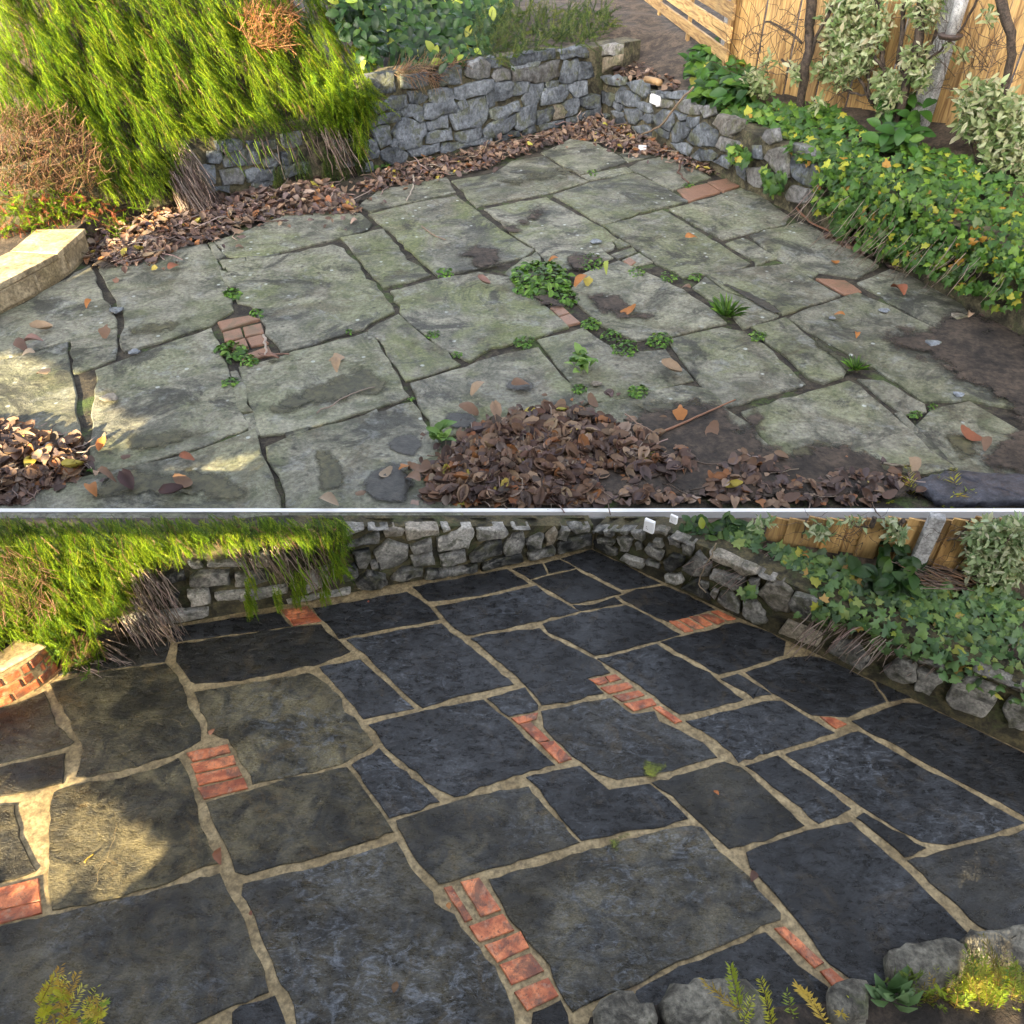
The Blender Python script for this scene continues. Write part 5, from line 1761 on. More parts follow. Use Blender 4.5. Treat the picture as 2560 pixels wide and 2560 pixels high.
def leaf_pile(label, poly, n, size, zb, hgt, fall, cap, lying=.55):
    P = [(x, min(y, 1258)) for x, y in pts(poly)]
    items = []
    ring = list(zip(P, P[1:] + P[:1]))
    for X, Y in sample(P, n) + [(x + rng.normal() * fall * .9, min(1258, y + rng.normal() * fall * .5)) for x, y in sample(P, n // 7)]:
        d = min(seg_d((X, Y), a, b) for a, b in ring)
        f = min(1, d / fall) if inside(P, X, Y) else 0.0
        p = on_z(X, Y, zb)
        p[2] += hgt * f * rng.uniform(.15, 1) + px_m(p, 3)
        s = px_m(p, rng.uniform(*size))
        M = frame(np.array((0, -.2, 1)) + rvec() * lying * rng.uniform(.3, 1.3) * (.6 + .9 * f), rng.uniform(0, 6.28))
        items.append((M, p - M[:, 1] * s * .5, s, int(rng.integers(len(DEAD))), int(rng.choice(len(DEADP), p=DEADW))))
    root = empty('leaf_pile', on_z(*np.mean(P, 0), zb), label, 'leaf pile')
    leaves(root, items, DEAD, 'leaf', M_DEAD, cap, DEADP)
    b = Batch()
    for X, Y in sample(P, n // 14):
        p = on_z(X, Y, zb)
        p[2] += hgt * .6 * min(1, min(seg_d((X, Y), a, c) for a, c in ring) / fall) + px_m(p, 4)
        d = rvec() * (1, 1, .25) * px_m(p, rng.uniform(30, 110))
        b.raw(*tube(wiggle([p, p + d * .5, p + d], 5, px_m(p, 3)), [px_m(p, 1.6)] * 5, 3), jit(TWIG[rng.integers(4)], .3))
    b.build('twig_mass', M_DEAD, root)['kind'] = 'stuff'
    return root


leaf_pile('big heap of brown fallen leaves at the front of the mossy patio', 'f1300,2000 1330,1650 1480,1480 1650,1340 1850,1290 g250,1250 600,1210 780,1250 950,1350 1200,1440 1450,1540 1500,1680 1300,1720 900,1660 820,1740 860,2000', 2600, (15, 50), ZU, .10, 80, 300, .5)
leaf_pile('thin spread of damp brown leaves on soil along the front right of the mossy patio', 'g900,2000 1000,1700 1500,1850 1650,1600 1800,1500 h200,1560 350,1700 900,1640 1250,1660 1100,1780 850,1990', 300, (15, 42), ZU + .03, .04, 60, 300, .4)
leaf_pile('sunlit heap of orange and brown leaves at the lower left of the mossy patio', 'e-150,1330 90,1340 250,1400 420,1420 560,1460 560,1560 650,1590 520,1700 260,1800 140,1990 -150,1990', 650, (18, 52), ZU, .14, 50, 300, .5)
leaf_pile('drift of brown leaves along the foot of the hedge wall', 'e590,190 640,100 a740,1600 900,1420 1180,1390 1450,1330 1640,1290 1850,1260 b200,1250 500,1240 640,1290 760,1370 840,1460 650,1480 330,1480 100,1540 a1500,1640 1250,1700 1080,1800 820,1840 690,1800', 2300, (9, 29), ZU + .02, .10, 44, 300, .45)
leaf_pile('narrow drift of leaves and twigs below the bare middle of the grey wall', 'b760,1320 930,1200 1180,1130 1500,1060 1740,1010 c0,1010 130,1000 300,950 440,920 430,1010 200,1090 b1700,1160 1450,1210 1180,1260 900,1330', 650, (8, 22), ZU + .02, .05, 26, 300, .45)
leaf_pile('drift of leaves filling the far corner between the two stone walls', 'c420,940 620,880 830,800 900,870 1010,890 1180,960 1310,1000 1330,1050 1430,1090 1620,1180 1560,1210 1380,1120 1230,1070 1000,1050 880,1020 780,970 620,950 500,1000', 700, (8, 21), ZU + .02, .06, 24, 300, .45)
leaf_pile('sparse brown leaves on the soil bank above the right wall', 'c950,300 1060,360 1130,420 1300,480 1430,540 1420,620 1180,600 1040,540 930,500', 150, (14, 24), ZU + .98, .05, 20, 150, .5)
leaf_pile('yellowed leaves along the foot of the ivy wall', 'h560,30 1000,230 1200,280 1400,400 1640,540 1900,700 1900,620 1500,420 1100,200 700,20', 130, (18, 30), ZU + .02, .03, 20, 150, .5)

LEAVES_U = '''e1200,240 34|reddish leaf lying on the flagstone right of the leaf drift by the kerb
e615,505 26|small orange leaf near the joint below the sandy kerb
e300,660 48|curled tan leaf above the lone orange leaf at the far left
e225,755 44|pinkish leaf on the left edge between two slabs
e140,800 46|leaf at the left edge, half over the joint
e200,850 40|pale leaf under the pinkish ones at the left edge
e310,985 46|sunlit tan leaf in the bright patch at the left
e735,705 40|thin brown leaf on the small square slab
e705,1470 40|orange leaf just right of the sunlit leaf heap
e740,1700 52|long brown leaf below the sunlit heap
e640,1780 48|upright orange leaf near the lower left
e890,1730 60|dark purple brown leaf near the lower left corner slab
e1270,1720 50|curled brown leaf right of the dark purple one
e1190,1790 58|broad dark leaf lying flat at the lower left
e1290,1565 36|small red leaf in the joint at the lower left
f665,870 40|upper of two tan oak leaves on the dark stained slab
f670,935 40|lower of two tan oak leaves on the dark stained slab
f1640,1095 48|tan lobed leaf above the pale front slab
f610,1860 52|pale yellow leaf near the front edge
f1130,1620 34|orange leaf at the rim of the large round stain
f1230,1630 56|brown leaf beside the large round stain
f1190,1720 60|large grey brown leaf on the round stain
f1580,1250 50|brown leaf on the round stain above the leaf heap
f1680,345 34|pink leaf below the black soil patch
g275,1060 46|spotted brown leaf in its own damp patch
g1320,945 54|tan oak leaf right of the tall weed
g1025,545 40|bright orange leaf in the middle of the smeared slab
g690,360 40|orange leaf right of the big weed
g745,345 34|yellow leaf right of the big weed
g1415,400 34|brown leaf at the joint near the mossy bricks
g865,270 34|yellow green leaf below the black soil
g500,205 28|orange leaf above the big weed
g1455,45 34|small orange leaf on a clean slab at the far right of the middle
g1375,1265 48|long orange leaf beside the bamboo cane
g1600,1375 50|brown lobed leaf right of the leaf heap
h1065,400 48|reddish leaf on the far right slab near the ivy
h660,575 28|small round orange leaf on the large right slab
h775,720 38|orange leaf on the large right slab
h630,200 24|tiny orange leaf on the slab near the ivy
h1560,1400 58|long red brown leaf at the right edge
h1660,1470 40|brown leaf on dark soil at the right edge
h1165,1620 52|tan leaf at the end of the pale twig
h1550,600 44|leaf on the soil below the ivy at the right'''
for ln in LEAVES_U.splitlines():
    w, lab = ln.split('|')
    w = w.split()
    X, Y = pts(w[0])[0]
    p = on_z(X, Y, ZT + .03)
    s = px_m(p, float(w[1]))
    k = int(rng.integers(len(DEAD)))
    col = DEADP[int(rng.choice([0, 1, 3, 5, 7, 4]))] * 1.15
    hues = {'brown': (.15, .085, .05), 'tan': (.30, .21, .13), 'pink': (.26, .15, .12), 'pale': (.34, .26, .18), 'red': (.22, .075, .035),
            'orange': (.33, .13, .03), 'dark': (.06, .028, .026), 'yellow': (.38, .31, .05)}
    first = min((lab.find(h_), h_) for h_ in hues if h_ in lab) if any(h_ in lab for h_ in hues) else None
    if first:
        col = np.array(hues[first[1]])
    if 'yellow green' in lab:
        col = np.array((.26, .31, .05))
    M = frame(np.array((0, -.15, 1)) + rvec() * .2, rng.uniform(0, 6.28))
    V_ = DEAD[k][0] @ (M * s).T + p - M[:, 1] * s * .5
    V_[:, 2] += ZT + .004 - V_[:, 2].min()
    tag(add('fallen_leaf', V_, DEAD[k][1], M_DEAD, None, np.tile(col, (len(V_), 1)), True), lab, 'leaf', 'leaves scattered on the mossy patio')
LEAVES_L = '''E1520,795 62 .2,.075,.035|long curled brown leaf across the pointing left of the lower brick column
A1465,1527 26 .34,.15,.08|small orange leaf above the four brick insert at the left
F1075,1685 30 .11,.055,.02|round dark brown leaf on the big blue grey slate
G1885,920 34 .09,.04,.025|crumpled dark leaf in the pointing near the lower right
E1730,1172 16 .16,.06,.03|tiny brown leaf in the pointing left of the big blue grey slate
F1440,1122 22 .36,.15,.04|orange leaf scrap left of the lower brick column
G1630,342 18 .36,.12,.03|tiny orange leaf on a slate right of the moss
B885,622 10 .4,.1,.05|speck of red leaf on the slate by the three bricks'''
for ln in LEAVES_L.splitlines():
    w, lab = ln.split('|')
    w = w.split()
    X, Y = pts(w[0])[0]
    p = on_z(X, Y, .01)
    s = px_m(p, float(w[1]))
    k = 7 if 'long' in lab else 2 if 'crumpled' in lab else 5
    M = frame(np.array((0, -.1, 1)) + rvec() * .15, -1.5 + rng.normal() * .3)
    V_ = DEAD[k][0] @ (M * s).T + p - M[:, 1] * s * .5
    V_[:, 2] += .008 - V_[:, 2].min()
    tag(add('fallen_leaf', V_, DEAD[k][1], M_DEAD, None, np.tile(np.array([float(c) for c in w[2].split(',')]), (len(V_), 1)), True), lab, 'leaf', 'leaves lying on the slate patio')


# ------------------------------------------------------------------ twigs
def twig(px, z, w, col, lab, name='twig', cat='twig', amp=.01, lift=.0):
    P = [on_z(x, y, z) for x, y in pts(px)]
    for i, q in enumerate(P):
        q[2] += lift * math.sin(math.pi * i / max(1, len(P) - 1))
    r = px_m(P[0], w / 2)
    P = wiggle(P, 12, amp)
    P[:, 2] = np.maximum(P[:, 2], z + r)
    V_, F_ = tube(P, list(np.linspace(r, r * .6, 12)), 6)
    tag(add(name, V_, F_, M_DEAD, None, np.tile(col, (len(V_), 1)), True), lab, cat)


twig('g1240,1395 1490,1285 1760,1165', ZT + .02, 7, (.24, .12, .07), 'straight reddish brown cane sticking out of the leaf heap', 'cane', 'cane', .003)
twig('f530,1255 650,1190 760,1120 930,1075', ZT, 4, (.26, .2, .16), 'thin pale twig lying on the dark stained slab')
twig('b1255,1565 1330,1625 1420,1660', ZT, 4, (.24, .17, .12), 'short brown twig on the slab below the leaf drift')
twig('h960,1605 1090,1620 1200,1620', ZT + .01, 8, (.22, .19, .14), 'pale stick on the soil at the right front')
twig('b1190,1180 1200,1260 1190,1320 1150,1390', ZT + .02, 5, (.4, .34, .28), 'forked pale twig lying below the bare grey wall')
twig('a1075,1780 1130,1730 1190,1690', ZT + .03, 8, (.34, .2, .1), 'golden brown stick at the edge of the leaf drift')
twig('g1000,1260 1110,1340 1210,1390', ZT + .12, 4, (.26, .17, .12), 'thin stem leaning over the leaf heap')
twig('d250,1350 340,1430 450,1540 600,1610', ZT + .04, 6, (.2, .09, .05), 'reddish brown stem along the foot of the ivy wall')
twig('c1380,1140 1370,1200 1420,1260 1440,1270', ZT + .03, 6, (.12, .07, .05), 'curved brown stem at the foot of the right wall')
twig('e1820,720 1840,790 1830,860', ZT + .02, 7, (.36, .3, .25), 'pale bent twig on the old bricks')
twig('e1880,845 1930,870 f120,850 340,850', ZT + .02, 6, (.2, .11, .08), 'reddish twig in the joint right of the old bricks')
twig('E585,822 610,790 650,762', .012, 6, (.36, .25, .04), 'yellow brown stick in the sun patch on the slate patio', 'stick', 'stick', .001)

# long runner stem hanging down the right wall
P = [W_UR.at(*W_UR.ab(X, Y, .22), .22) for X, Y in pts('R1400,370 1250,520 1080,740 960,890 820,970 640,1050')] + [on_z(X, Y, ZU + .12) for X, Y in pts('R500,1110 380,1115')]
V_, F_ = tube(wiggle(P, 20, .012), .022, 5)
tag(add('runner_stem', V_, F_, M_DEAD, None, np.tile((.24, .17, .11), (len(V_), 1)), True), 'long thin bare stem arching down the right wall into the corner', 'stem')
P = [W_LR.at(*W_LR.ab(X, Y, .1), .1) for X, Y in pts('K830,430 760,600 650,800 590,920 590,1000 690,1115')]
V_, F_ = tube(wiggle(P, 20, .004), .006, 5)
tag(add('runner_stem', V_, F_, M_DEAD, None, np.tile((.26, .2, .13), (len(V_), 1)), True), 'thin bare stem hanging over the wall of the slate patio', 'stem')
P = [W_UR.at(*W_UR.ab(X, Y, .1), .16) for X, Y in pts('R770,330 900,360 965,385')]
V_, F_ = tube(P, .07, 6)
tag(add('log', np.array(V_) + (0, 0, .10), F_, M_DEAD, None, np.tile((.36, .22, .1), (len(V_), 1)), True), 'short golden piece of wood on top of the right wall', 'log')

# pale stones
for X, lab, sz in (('e805,545', 'pale wedge of stone in the wide joint at the left', 18), ('e760,1150', 'flat sandy stone chip on the left slab', 22), ('c797,1670', 'white triangular stone chip near the mossy bricks', 15), ('h1300,775', 'pale stone on the dark soil at the right', 20),
                   ('h605,595', 'small white pebble on the large right slab', 9), ('h1480,590', 'tan stone on soil below the ivy', 20), ('e930,830', 'grey stone in the joint near the old bricks', 15), ('g800,1050', 'tan pebble right of the tall weed', 14), ('h1480,1125', 'grey pebble near the right edge', 14), ('h970,545', 'grey stone chip on the far right slab', 13)):
    q = pts(X)[0]
    p = on_z(*q, ZT)
    s = px_m(p, sz)
    V, Fc = [], []
    for k, (zz, rr) in enumerate(((0, .9), (.25, 1), (.5, .8))):
        for a in range(9):
            r_ = rr * (1 + .22 * math.sin(a * 2.1 + sz) + rng.normal() * .08)
            V.append(p + np.array((math.cos(a * .698) * r_ * s, math.sin(a * .698) * r_ * s * .8, zz * s * .7)))
    for k in (0, 9):
        for i in range(9):
            Fc.append((k + i, k + (i + 1) % 9, k + 9 + (i + 1) % 9, k + 9 + i))
    Fc.append(tuple(range(18, 27)))
    o = tag(add('stone_chip', V, Fc, M_STONE_U), lab, 'stone')
    o['tone'], o['tan'] = (.7 if 'tan' in lab or 'sandy' in lab else .8), (.8 if 'tan' in lab or 'sandy' in lab else 0.0)


# ------------------------------------------------------------------ weeds in the joints
WEEDP = [(.075, .17, .018), (.10, .22, .025), (.055, .125, .018), (.15, .27, .04), (.05, .10, .022)]


def weed(px, r, n, size, lab, tall=.4, grass=False, ry=.6):
    X0, Y0 = pts(px)[0]
    p0 = on_z(X0, Y0, ZU)
    b = Batch()
    for _ in range(n):
        a, q = rng.uniform(0, 6.28), math.sqrt(rng.uniform(0, 1))
        X, Y = X0 + math.cos(a) * q * r, Y0 + math.sin(a) * q * r * ry
        p = on_z(X, Y, ZU)
        p[2] += px_m(p, r * tall * (1 - q * .7) * rng.uniform(.1, 1))
        s = px_m(p, rng.uniform(*size))
        out = np.array((math.cos(a), -math.sin(a), 0)) * q
        if grass:
            d = out * .9 + Z3 * .7 + rvec() * .3
            side = np.cross(d, Z3) + 1e-3
            side = side / np.linalg.norm(side) * s * .05
            p = p0 + out * px_m(p0, r * .3)
            d = d / np.linalg.norm(d) * s
            b.raw([p - side, p + side, p + d * .6 + side * .7 + Z3 * s * .05, p + d - Z3 * s * .12], [(0, 1, 2), (0, 2, 3)], jit(WEEDP[rng.integers(5)]))
        else:
            M = frame(Z3 + out * .5 + rvec() * .45, rng.uniform(0, 6.28))
            b.put(OVAL[rng.integers(2)], M * s, p - M[:, 1] * s * .3, jit(WEEDP[rng.integers(5)]))
    o = b.build('weed', M_FOLG, None, True)
    return tag(o, lab, 'weed')


for a in (
        ('e1615,430', 24, 60, (9, 18), 'bright weed tuft in the joint above the old brick patch'), ('e1780,565', 19, 34, (8, 16), 'small weed at the top right corner of the old brick patch'),
        ('e1600,830', 40, 70, (13, 24), 'leafy weed over the lower left of the old brick patch'), ('e1720,890', 24, 60, (9, 15), 'low weed trailing along the bottom of the old brick patch'), ('e1590,1040', 22, 26, (10, 18), 'small weed in the long joint below the old brick patch'),
        ('g420,345', 78, 260, (13, 26), 'largest weed clump, spreading leaves in the middle of the mossy patio'), ('g590,460', 34, 60, (10, 20), 'weed arm reaching down to the two lone bricks'),
        ('g760,215', 36, 80, (7, 13), 'weed on the black soil patch'), ('g310,765', 28, 120, (6, 10), 'neat round weed cushion in a dark joint'), ('g775,640', 26, 70, (7, 14), 'weed left of the curved row of weeds'),
        ('g900,715', 25, 50, (7, 13), 'second weed in the curved row'), ('g1000,805', 36, 90, (8, 14), 'widest weed in the curved row'), ('g1240,750', 32, 80, (8, 15), 'last weed at the right of the curved row'),
        ('g690,1085', 20, 50, (7, 12), 'small weed below the tall pale weed'), ('g1095,1105', 27, 80, (8, 14), 'round weed at the front joint'), ('g1080,280', 22, 60, (5, 9), 'moss tuft left of the mossy bricks'),
        ('g1300,310', 22, 70, (5, 10), 'moss tuft in the joint below the mossy bricks'), ('g1490,310', 17, 30, (7, 12), 'weed at the corner of the far right joint'), ('h95,720', 22, 50, (7, 12), 'weed in the joint left of the narrow slab'),
        ('h1180,1260', 17, 40, (7, 12), 'weed at the lower right beside the thin strip'), ('h1300,1205', 13, 24, (6, 10), 'tiny weed right of the thin strip weed'), ('f1420,285', 22, 40, (8, 14), 'weed at the corner of the yellowish slab'),
        ('f1330,710', 17, 36, (7, 11), 'weed in the diagonal joint'), ('f1500,850', 14, 24, (6, 10), 'small weed at the lower end of the diagonal joint'), ('f755,690', 10, 16, (6, 9), 'tiny weed in the joint left of the centre'),
        ('b960,1130', 26, 36, (11, 18), 'weed growing at the foot of the bare grey wall'), ('c775,1195', 14, 26, (6, 9), 'small weed in the farthest joint'), ('c1440,1280', 14, 22, (6, 9), 'small weed by the reddish slab'),
        ('f1185,1150', 9, 14, (6, 9), 'tiny weed at the joint crossing'), ('e625,1640', 11, 16, (6, 10), 'tiny weed by the sunlit leaf heap')):
    weed(*a)
weed('g1700,570', 44, 90, (34, 60), 'spiky grass like weed right of the smeared slab', .4, True)
weed('h770,945', 34, 70, (24, 44), 'grassy weed at the end of the damp narrow slab', .4, True)
BIGW = [np.array(c) for c in ((.10, .20, .035), (.14, .26, .05), (.08, .16, .03), (.20, .32, .08))]
for px, n, r, sz, lab in (('g700,940', 30, 46, (22, 40), 'tall pale green broadleaf weed near the leaf heap'), ('f1375,1430', 16, 34, (26, 42), 'broadleaf weed at the left rim of the leaf heap')):
    X0, Y0 = pts(px)[0]
    items = []
    p0 = on_z(X0, Y0, ZU + .02)
    for i in range(n):
        a = rng.uniform(0, 6.28)
        d = np.array((math.cos(a), math.sin(a) * .8, rng.uniform(.3, .9)))
        q = p0 + np.array((rng.uniform(-.2, .25), rng.uniform(-.35, .4), rng.uniform(.02, .25))) * px_m(p0, r) * 2.2
        M = frame(np.cross(np.cross(d, Z3), d) + rvec() * .3, 0)
        y = d - M[:, 2] * np.dot(d, M[:, 2])
        y /= np.linalg.norm(y)
        M = np.column_stack((np.cross(y, M[:, 2]), y, M[:, 2]))
        items.append((M, q, px_m(q, rng.uniform(*sz)), int(rng.integers(2)), int(rng.integers(4))))
    root = empty('weed', p0, lab, 'weed')
    leaves(root, items, OVAL, 'leaf', M_FOLG, 300, BIGW)


# ------------------------------------------------------------------ edging rocks and sun-tinted yew along the near side
def boulder(px, z0, hgt, mat, lab, name='edging_rock', squash=.8):
    P = [on_z(x, min(y, 1255) if z0 > .1 else y, z0 + hgt * .6)[:2] for x, y in pts(px)]
    if area2(P) < 0:
        P.reverse()
    P = poly_jit(P, .07, .010)
    c = np.mean(P, 0)
    n = len(P)
    V, Fc = [], []
    for zz, rr in ((-.05, .98), (.45, 1.02), (.75, .97), (.93, .84), (1.0, .62), (1.02, .3)):
        for q in P:
            w = c + (q - c) * rr
            V.append((*(w + rng.normal(size=2) * .006), z0 + hgt * (zz + (rng.normal() * .035 if zz > .3 else 0) + .10 * math.sin(w[0] * 9 + w[1] * 7) * (zz > .5))))
    V.append((*c, z0 + hgt))
    for k in range(5):
        for i in range(n):
            j = (i + 1) % n
            Fc.append((k * n + i, k * n + j, (k + 1) * n + j, (k + 1) * n + i))
    Fc += [(5 * n + i, 5 * n + (i + 1) % n, 6 * n) for i in range(n)]
    return tag(add(name, V, Fc, mat, None, None, True, True), lab, 'rock', 'rocks edging the near side')


boulder('G790,1850 830,1770 960,1715 1050,1720 1180,1800 1230,1900 1200,2060 800,2060', 0, .16, M_BOULDER, 'pale flat edging rock at the bottom centre')
boulder('G1230,1790 1330,1650 1500,1620 1720,1615 1850,1640 1960,1800 1960,2050 1300,2050', 0, .17, M_BOULDER, 'large grey edging rock under the tall yew sprig')
boulder('H570,1700 640,1650 830,1640 880,1700 860,1900 600,1900', 0, .14, M_BOULDER, 'dark edging rock left of the broadleaf weed')
boulder('H1010,1430 1110,1380 1360,1355 1500,1400 1540,1480 1500,1640 1200,1700 1030,1620', 0, .18, M_BOULDER, 'big rounded edging rock above the bushy yew')
boulder('H1490,1370 1560,1300 1700,1290 1840,1260 2060,1250 2060,1500 1850,1560 1600,1480', 0, .18, M_BOULDER, 'edging rock at the right edge of the slate patio')
boulder('h1180,1720 1300,1670 1500,1650 1840,1670 2060,1700 2060,2000 1500,1950 1320,1860', ZU - .02, .10, M_DSLATE, 'loose dark blue slate slab at the right front of the mossy patio', 'slate_slab')
YEW_SUNTINT = [np.array(c) for c in ((.50, .46, .04), (.38, .40, .04), (.24, .31, .035), (.58, .48, .09), (.44, .30, .05))]  # leaf yellow with sunlight painted into the colour


def yew(lab, y, sprigs, foot, width=30, mass=(), pal=YEW_SUNTINT, group='sun-tinted yew plants along the near side'):
    """sprigs: picked foot and tip; each becomes a stem part with its needles"""
    q = at_y(*pts(sprigs[0])[0], y)
    root = empty('sun_tinted_yew', (q[0], q[1], foot), lab, 'yew', group)
    todo = []
    for s in sprigs:
        a, b = pts(s)[0], pts(s)[-1]
        todo.append((a, b, 1.0))
    for s, n, ln in mass:
        for X, Y in sample(pts(s), n):
            todo.append(((X + rng.uniform(-24, 8), Y + ln * rng.uniform(.5, .9)), (X, Y), .85))
    for a, b, k in todo:
        yy = y + rng.uniform(-.06, .06)
        A, B = at_y(*a, yy), at_y(*b, yy)
        A = A + (0, -.03, 0)
        ln = np.linalg.norm(B - A)
        npx = math.hypot(a[0] - b[0], a[1] - b[1])
        V_, F_, ns = YEW[12 if npx < 36 else 22 if npx < 66 else 36 if npx < 110 else 52][rng.integers(3)]
        d = (B - A) / ln
        M = frame(d, rng.uniform(-.6, .6))
        sc = px_m(A, width / .17 / 1.7)
        S = np.diag((sc / ln, sc / ln, 1.0))
        W = (V_ @ S.T) @ (M * ln).T + A
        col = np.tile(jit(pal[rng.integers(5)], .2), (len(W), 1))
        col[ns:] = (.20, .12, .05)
        add('sprig', W, F_, M_FOL, root, col)
    # woody foot
    A = at_y(*todo[0][0], y)
    V_, F_ = tube([(A[0], A[1] - .02, foot - .03), A], [.012, .006], 5)
    add('stem', V_, F_, M_BARK, root)
    return root


bed('planting_bed', pts('G760,1890 1240,1800 1960,1830 H640,1770 900,1690 1500,1620 1700,1500 2150,1440 2150,2350 G600,2350'), .012, 0, M_SOIL, 'dark soil between the edging rocks')
yew('sun-tinted yew sprigs rising at the lower left corner of the slate patio', 1.70,
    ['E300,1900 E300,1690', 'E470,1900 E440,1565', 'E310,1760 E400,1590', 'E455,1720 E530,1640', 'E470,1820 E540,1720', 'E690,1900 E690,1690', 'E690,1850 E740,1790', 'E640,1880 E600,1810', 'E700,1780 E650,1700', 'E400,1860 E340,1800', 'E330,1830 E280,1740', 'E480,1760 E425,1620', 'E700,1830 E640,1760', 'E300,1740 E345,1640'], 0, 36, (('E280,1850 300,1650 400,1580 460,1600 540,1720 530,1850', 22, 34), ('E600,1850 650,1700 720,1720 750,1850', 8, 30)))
yew('tall sun-tinted yew shoot with a side shoot in front of the large grey rock', 1.72,
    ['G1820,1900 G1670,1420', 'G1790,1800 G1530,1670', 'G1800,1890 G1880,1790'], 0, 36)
yew('three short sun-tinted yew shoots at the bottom right of the centre', 1.72,
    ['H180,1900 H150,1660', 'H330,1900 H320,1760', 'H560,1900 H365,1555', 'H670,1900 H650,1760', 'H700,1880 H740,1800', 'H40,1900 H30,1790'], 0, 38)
yew('bushy yew filling the bottom right corner of the slate patio', 1.84,
    ['H1840,1700 H1650,1345', 'H1560,1700 H1550,1460'], 0, 30, (('H1200,1640 1280,1570 1400,1600 1540,1490 1640,1420 1900,1450 1980,1700 1980,1950 1250,1950 1180,1760', 260, 66), ('H960,1830 1200,1760 1300,1900 980,1930', 20, 40)), [c * np.array((.5, .62, .7)) for c in YEW_SUNTINT])  # painted sunlight toned down where the real sun reaches
yew('sun-tinted yew tips at the bottom right corner of the mossy patio', 6.42,
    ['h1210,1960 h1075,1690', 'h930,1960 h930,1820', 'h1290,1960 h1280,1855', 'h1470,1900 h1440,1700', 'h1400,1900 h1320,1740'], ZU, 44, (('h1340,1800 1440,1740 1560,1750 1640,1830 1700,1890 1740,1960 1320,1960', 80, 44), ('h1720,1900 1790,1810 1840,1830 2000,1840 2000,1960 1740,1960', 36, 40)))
yew('single sun-tinted yew tip in front of the leaf heap', 6.38, ['g1590,1960 g1505,1795', 'g1570,1930 g1560,1840'], ZU, 48)
yew('low sun-tinted yew tips at the front of the leaf spread', 6.36, ['h250,1970 h230,1890', 'h290,1970 h300,1895', 'h900,1960 h880,1850'], ZU, 40)


def low_herb(lab, px, y, n, size, pal, foot):
    X0, Y0 = pts(px)[0]
    p0 = at_y(X0, Y0, y)
    items = []
    for i in range(n):
        a = rng.uniform(-1.4, 1.4)
        d = np.array((math.sin(a), -.25 + rng.normal() * .3, math.cos(a) * .9 + .2))
        d /= np.linalg.norm(d)
        M = frame(np.array((0, -.8, .6)) + rvec() * .3, 0)
        z = M[:, 2] - d * np.dot(d, M[:, 2])
        z /= np.linalg.norm(z)
        M = np.column_stack((np.cross(d, z), d, z))
        items.append((M, p0 + rvec() * px_m(p0, 18), px_m(p0, rng.uniform(*size)), int(rng.integers(2)), int(rng.integers(len(pal)))))
    root = empty('broadleaf_weed', (p0[0], p0[1], foot), lab, 'weed')
    leaves(root, items, NARROW, 'leaf', M_FOLG, 300, pal)
    V_, F_ = tube([(p0[0], p0[1], foot - .02), p0], .008, 5)
    add('stem', V_, F_, M_FOLG, root, np.tile((.1, .14, .04), (len(V_), 1)))


low_herb('grey green broadleaf weed among the rocks at the bottom right', 'H1010,1740', 1.8, 20, (46, 84), [np.array(c) for c in ((.11, .19, .08), (.15, .24, .10), (.08, .15, .05))], 0)
b = Batch()
for i in range(70):
    X, Y = pts('H1110,1640')[0]
    p = at_y(X + rng.normal() * 18, Y + rng.uniform(-5, 15), 1.86)
    d = np.array((rng.normal() * .35, rng.normal() * .2, 1.0)) * px_m(p, rng.uniform(30, 75))
    s_ = np.array((1, 0, 0)) * px_m(p, 1.5)
    b.raw([p - s_, p + s_, p + d * .6 + s_ * .6, p + d + np.array((rng.normal() * .03, 0, 0))], [(0, 1, 2), (0, 2, 3)], jit((.12, .17, .04), .3))
tag(b.build('grass_tuft', M_FOL), 'tuft of thin grass beside the big rounded edging rock', 'grass tuft')


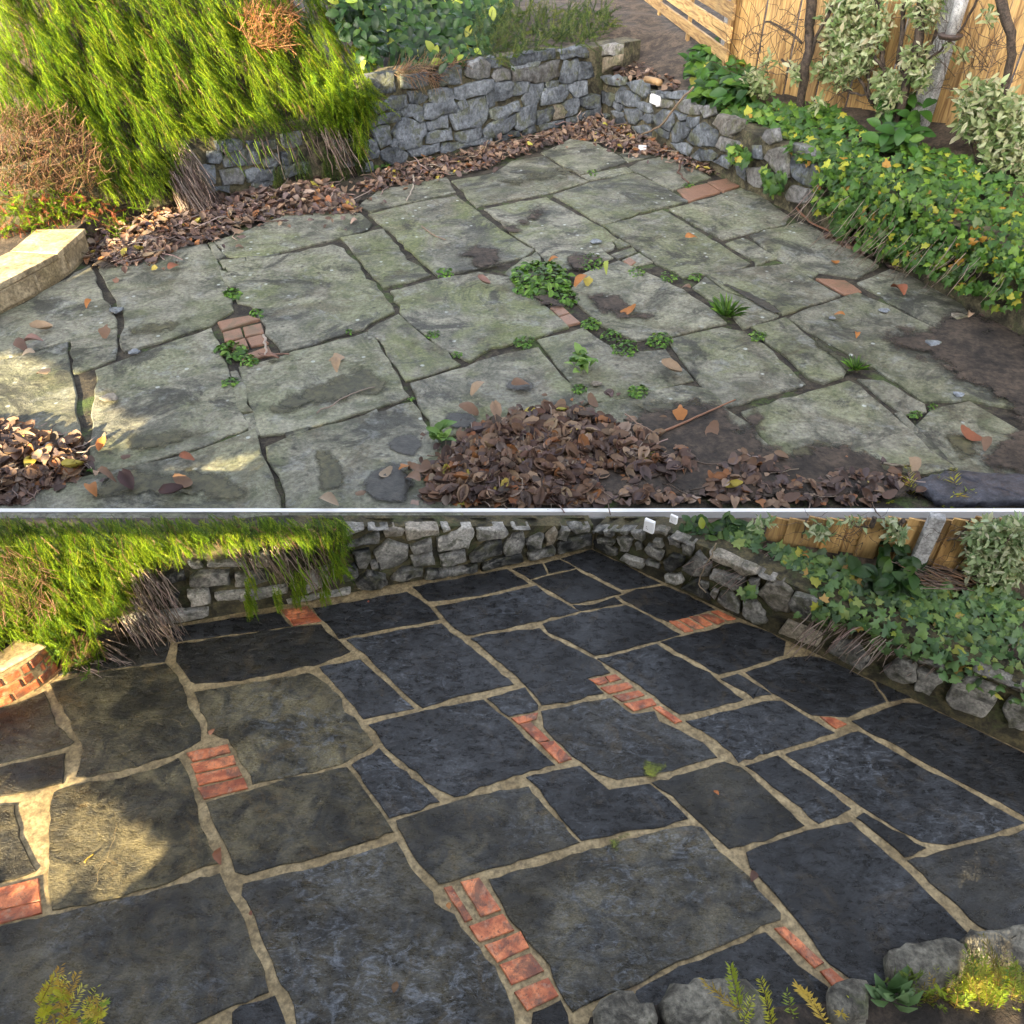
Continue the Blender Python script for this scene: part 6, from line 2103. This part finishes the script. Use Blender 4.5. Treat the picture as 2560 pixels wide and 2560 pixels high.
# === SUN SCREEN
# unseen leafy screen added to block the sun; its gaps shape the lit areas
SUN_GAPS = [[(-31, 1.9), (-11.3, 2.3), (-11.37, 2.6), (-11.45, 3.5), (-11.9, 4.4), (-11.6, 5.2), (-11.0, 5.7), (-10.5, 6.2), (-10.1, 6.6), (-9.85, 7.0), (-10.7, 7.1), (-11.3, 7.4), (-12.8, 7.8), (-14.5, 8.4), (-17, 9), (-31, 9.5)],  # openings shaped to the areas meant to be lit
        [(-10.3, 2.12), (-8.9, 2.1), (-7.2, 1.92), (-7.1, 1.78), (-7.6, 1.55), (-8.0, 1.6), (-9.2, 1.72), (-9.7, 1.82), (-10.3, 1.92)],
        [(-5.55, .55), (-5.35, .6), (-5.12, 1.0), (-4.92, 1.45), (-4.84, 1.7), (-4.3, 1.86), (-3.85, 2.0), (-3.62, 2.08), (-3.7, 2.2), (-5.1, 2.18), (-5.6, 2.05), (-6.4, 1.75), (-7.2, 1.4), (-7.3, 1.25), (-5.75, 1.1)],
        [(-4.9, .22), (-4.1, .2), (-3.4, .34), (-3.4, .48), (-4.3, .49), (-4.95, .44)],
        [(1.5, .95), (1.98, .93), (1.9, 1.25), (1.66, 1.36), (1.55, 1.2)]]
SA = np.array((-SUN_AZ[0], -SUN_AZ[1]))
SA /= np.linalg.norm(SA)
SPERP = np.array((SA[1], -SA[0]))
S0 = -3.4
ce, se = math.cos(SUN_EL), math.sin(SUN_EL)
Ls = np.array(L)


def sun_pt(u, v, s):
    q = SPERP * u + SA * s
    return np.array((q[0], q[1], (v - s * se) / ce))


V, Fc, C = [], [], []
st = .2


def clump(u, v, w):
    for _ in range(3):
        c = sun_pt(u, v, S0 + rng.uniform(-.5, .3))
        M = frame(Ls + rvec() * .22, rng.uniform(0, 6.28))
        k = len(V)
        V.extend((c - M[:, 0] * w, c - M[:, 1] * w, c + M[:, 0] * w, c + M[:, 1] * w))
        C.extend([jit((.035, .055, .018), .3)] * 4)
        Fc.append((k, k + 1, k + 2, k + 3))


for u in np.arange(-20, 6, st):
    for v in np.arange(-1.6, 12.4, st):
        near = min(min(seg_d((u, v), g_[k - 1], g_[k]) for k in range(len(g_))) for g_ in SUN_GAPS)
        if near > .3:
            if not any(inside(g_, u, v) for g_ in SUN_GAPS):
                clump(u + rng.uniform(-.03, .03), v + rng.uniform(-.03, .03), st * rng.uniform(.85, 1.05))
            continue
        for du in (-.067, 0, .067):
            for dv in (-.067, 0, .067):
                if not any(inside(g_, u + du, v + dv) for g_ in SUN_GAPS):
                    clump(u + du + rng.uniform(-.015, .015), v + dv + rng.uniform(-.015, .015), .067 * rng.uniform(.8, 1.1))
q = sun_pt(-10, 0, S0)
screen = empty('sun_blocker', (q[0], q[1], 0), 'unseen leafy screen added outside the frame on the left to block the sun', 'hedge')
add('foliage', V, np.array(Fc), M_FOL, screen, np.array(C))['kind'] = 'stuff'
for u in np.arange(-19, 6, 2.2):  # short stems under the added sun screen
    p = sun_pt(u, 0, S0 - .35)
    V_, F_ = tube([(p[0], p[1], -.4), (p[0], p[1], 1.3)], [.12, .08], 6)
    add('trunk', V_, F_, M_BARK, screen)
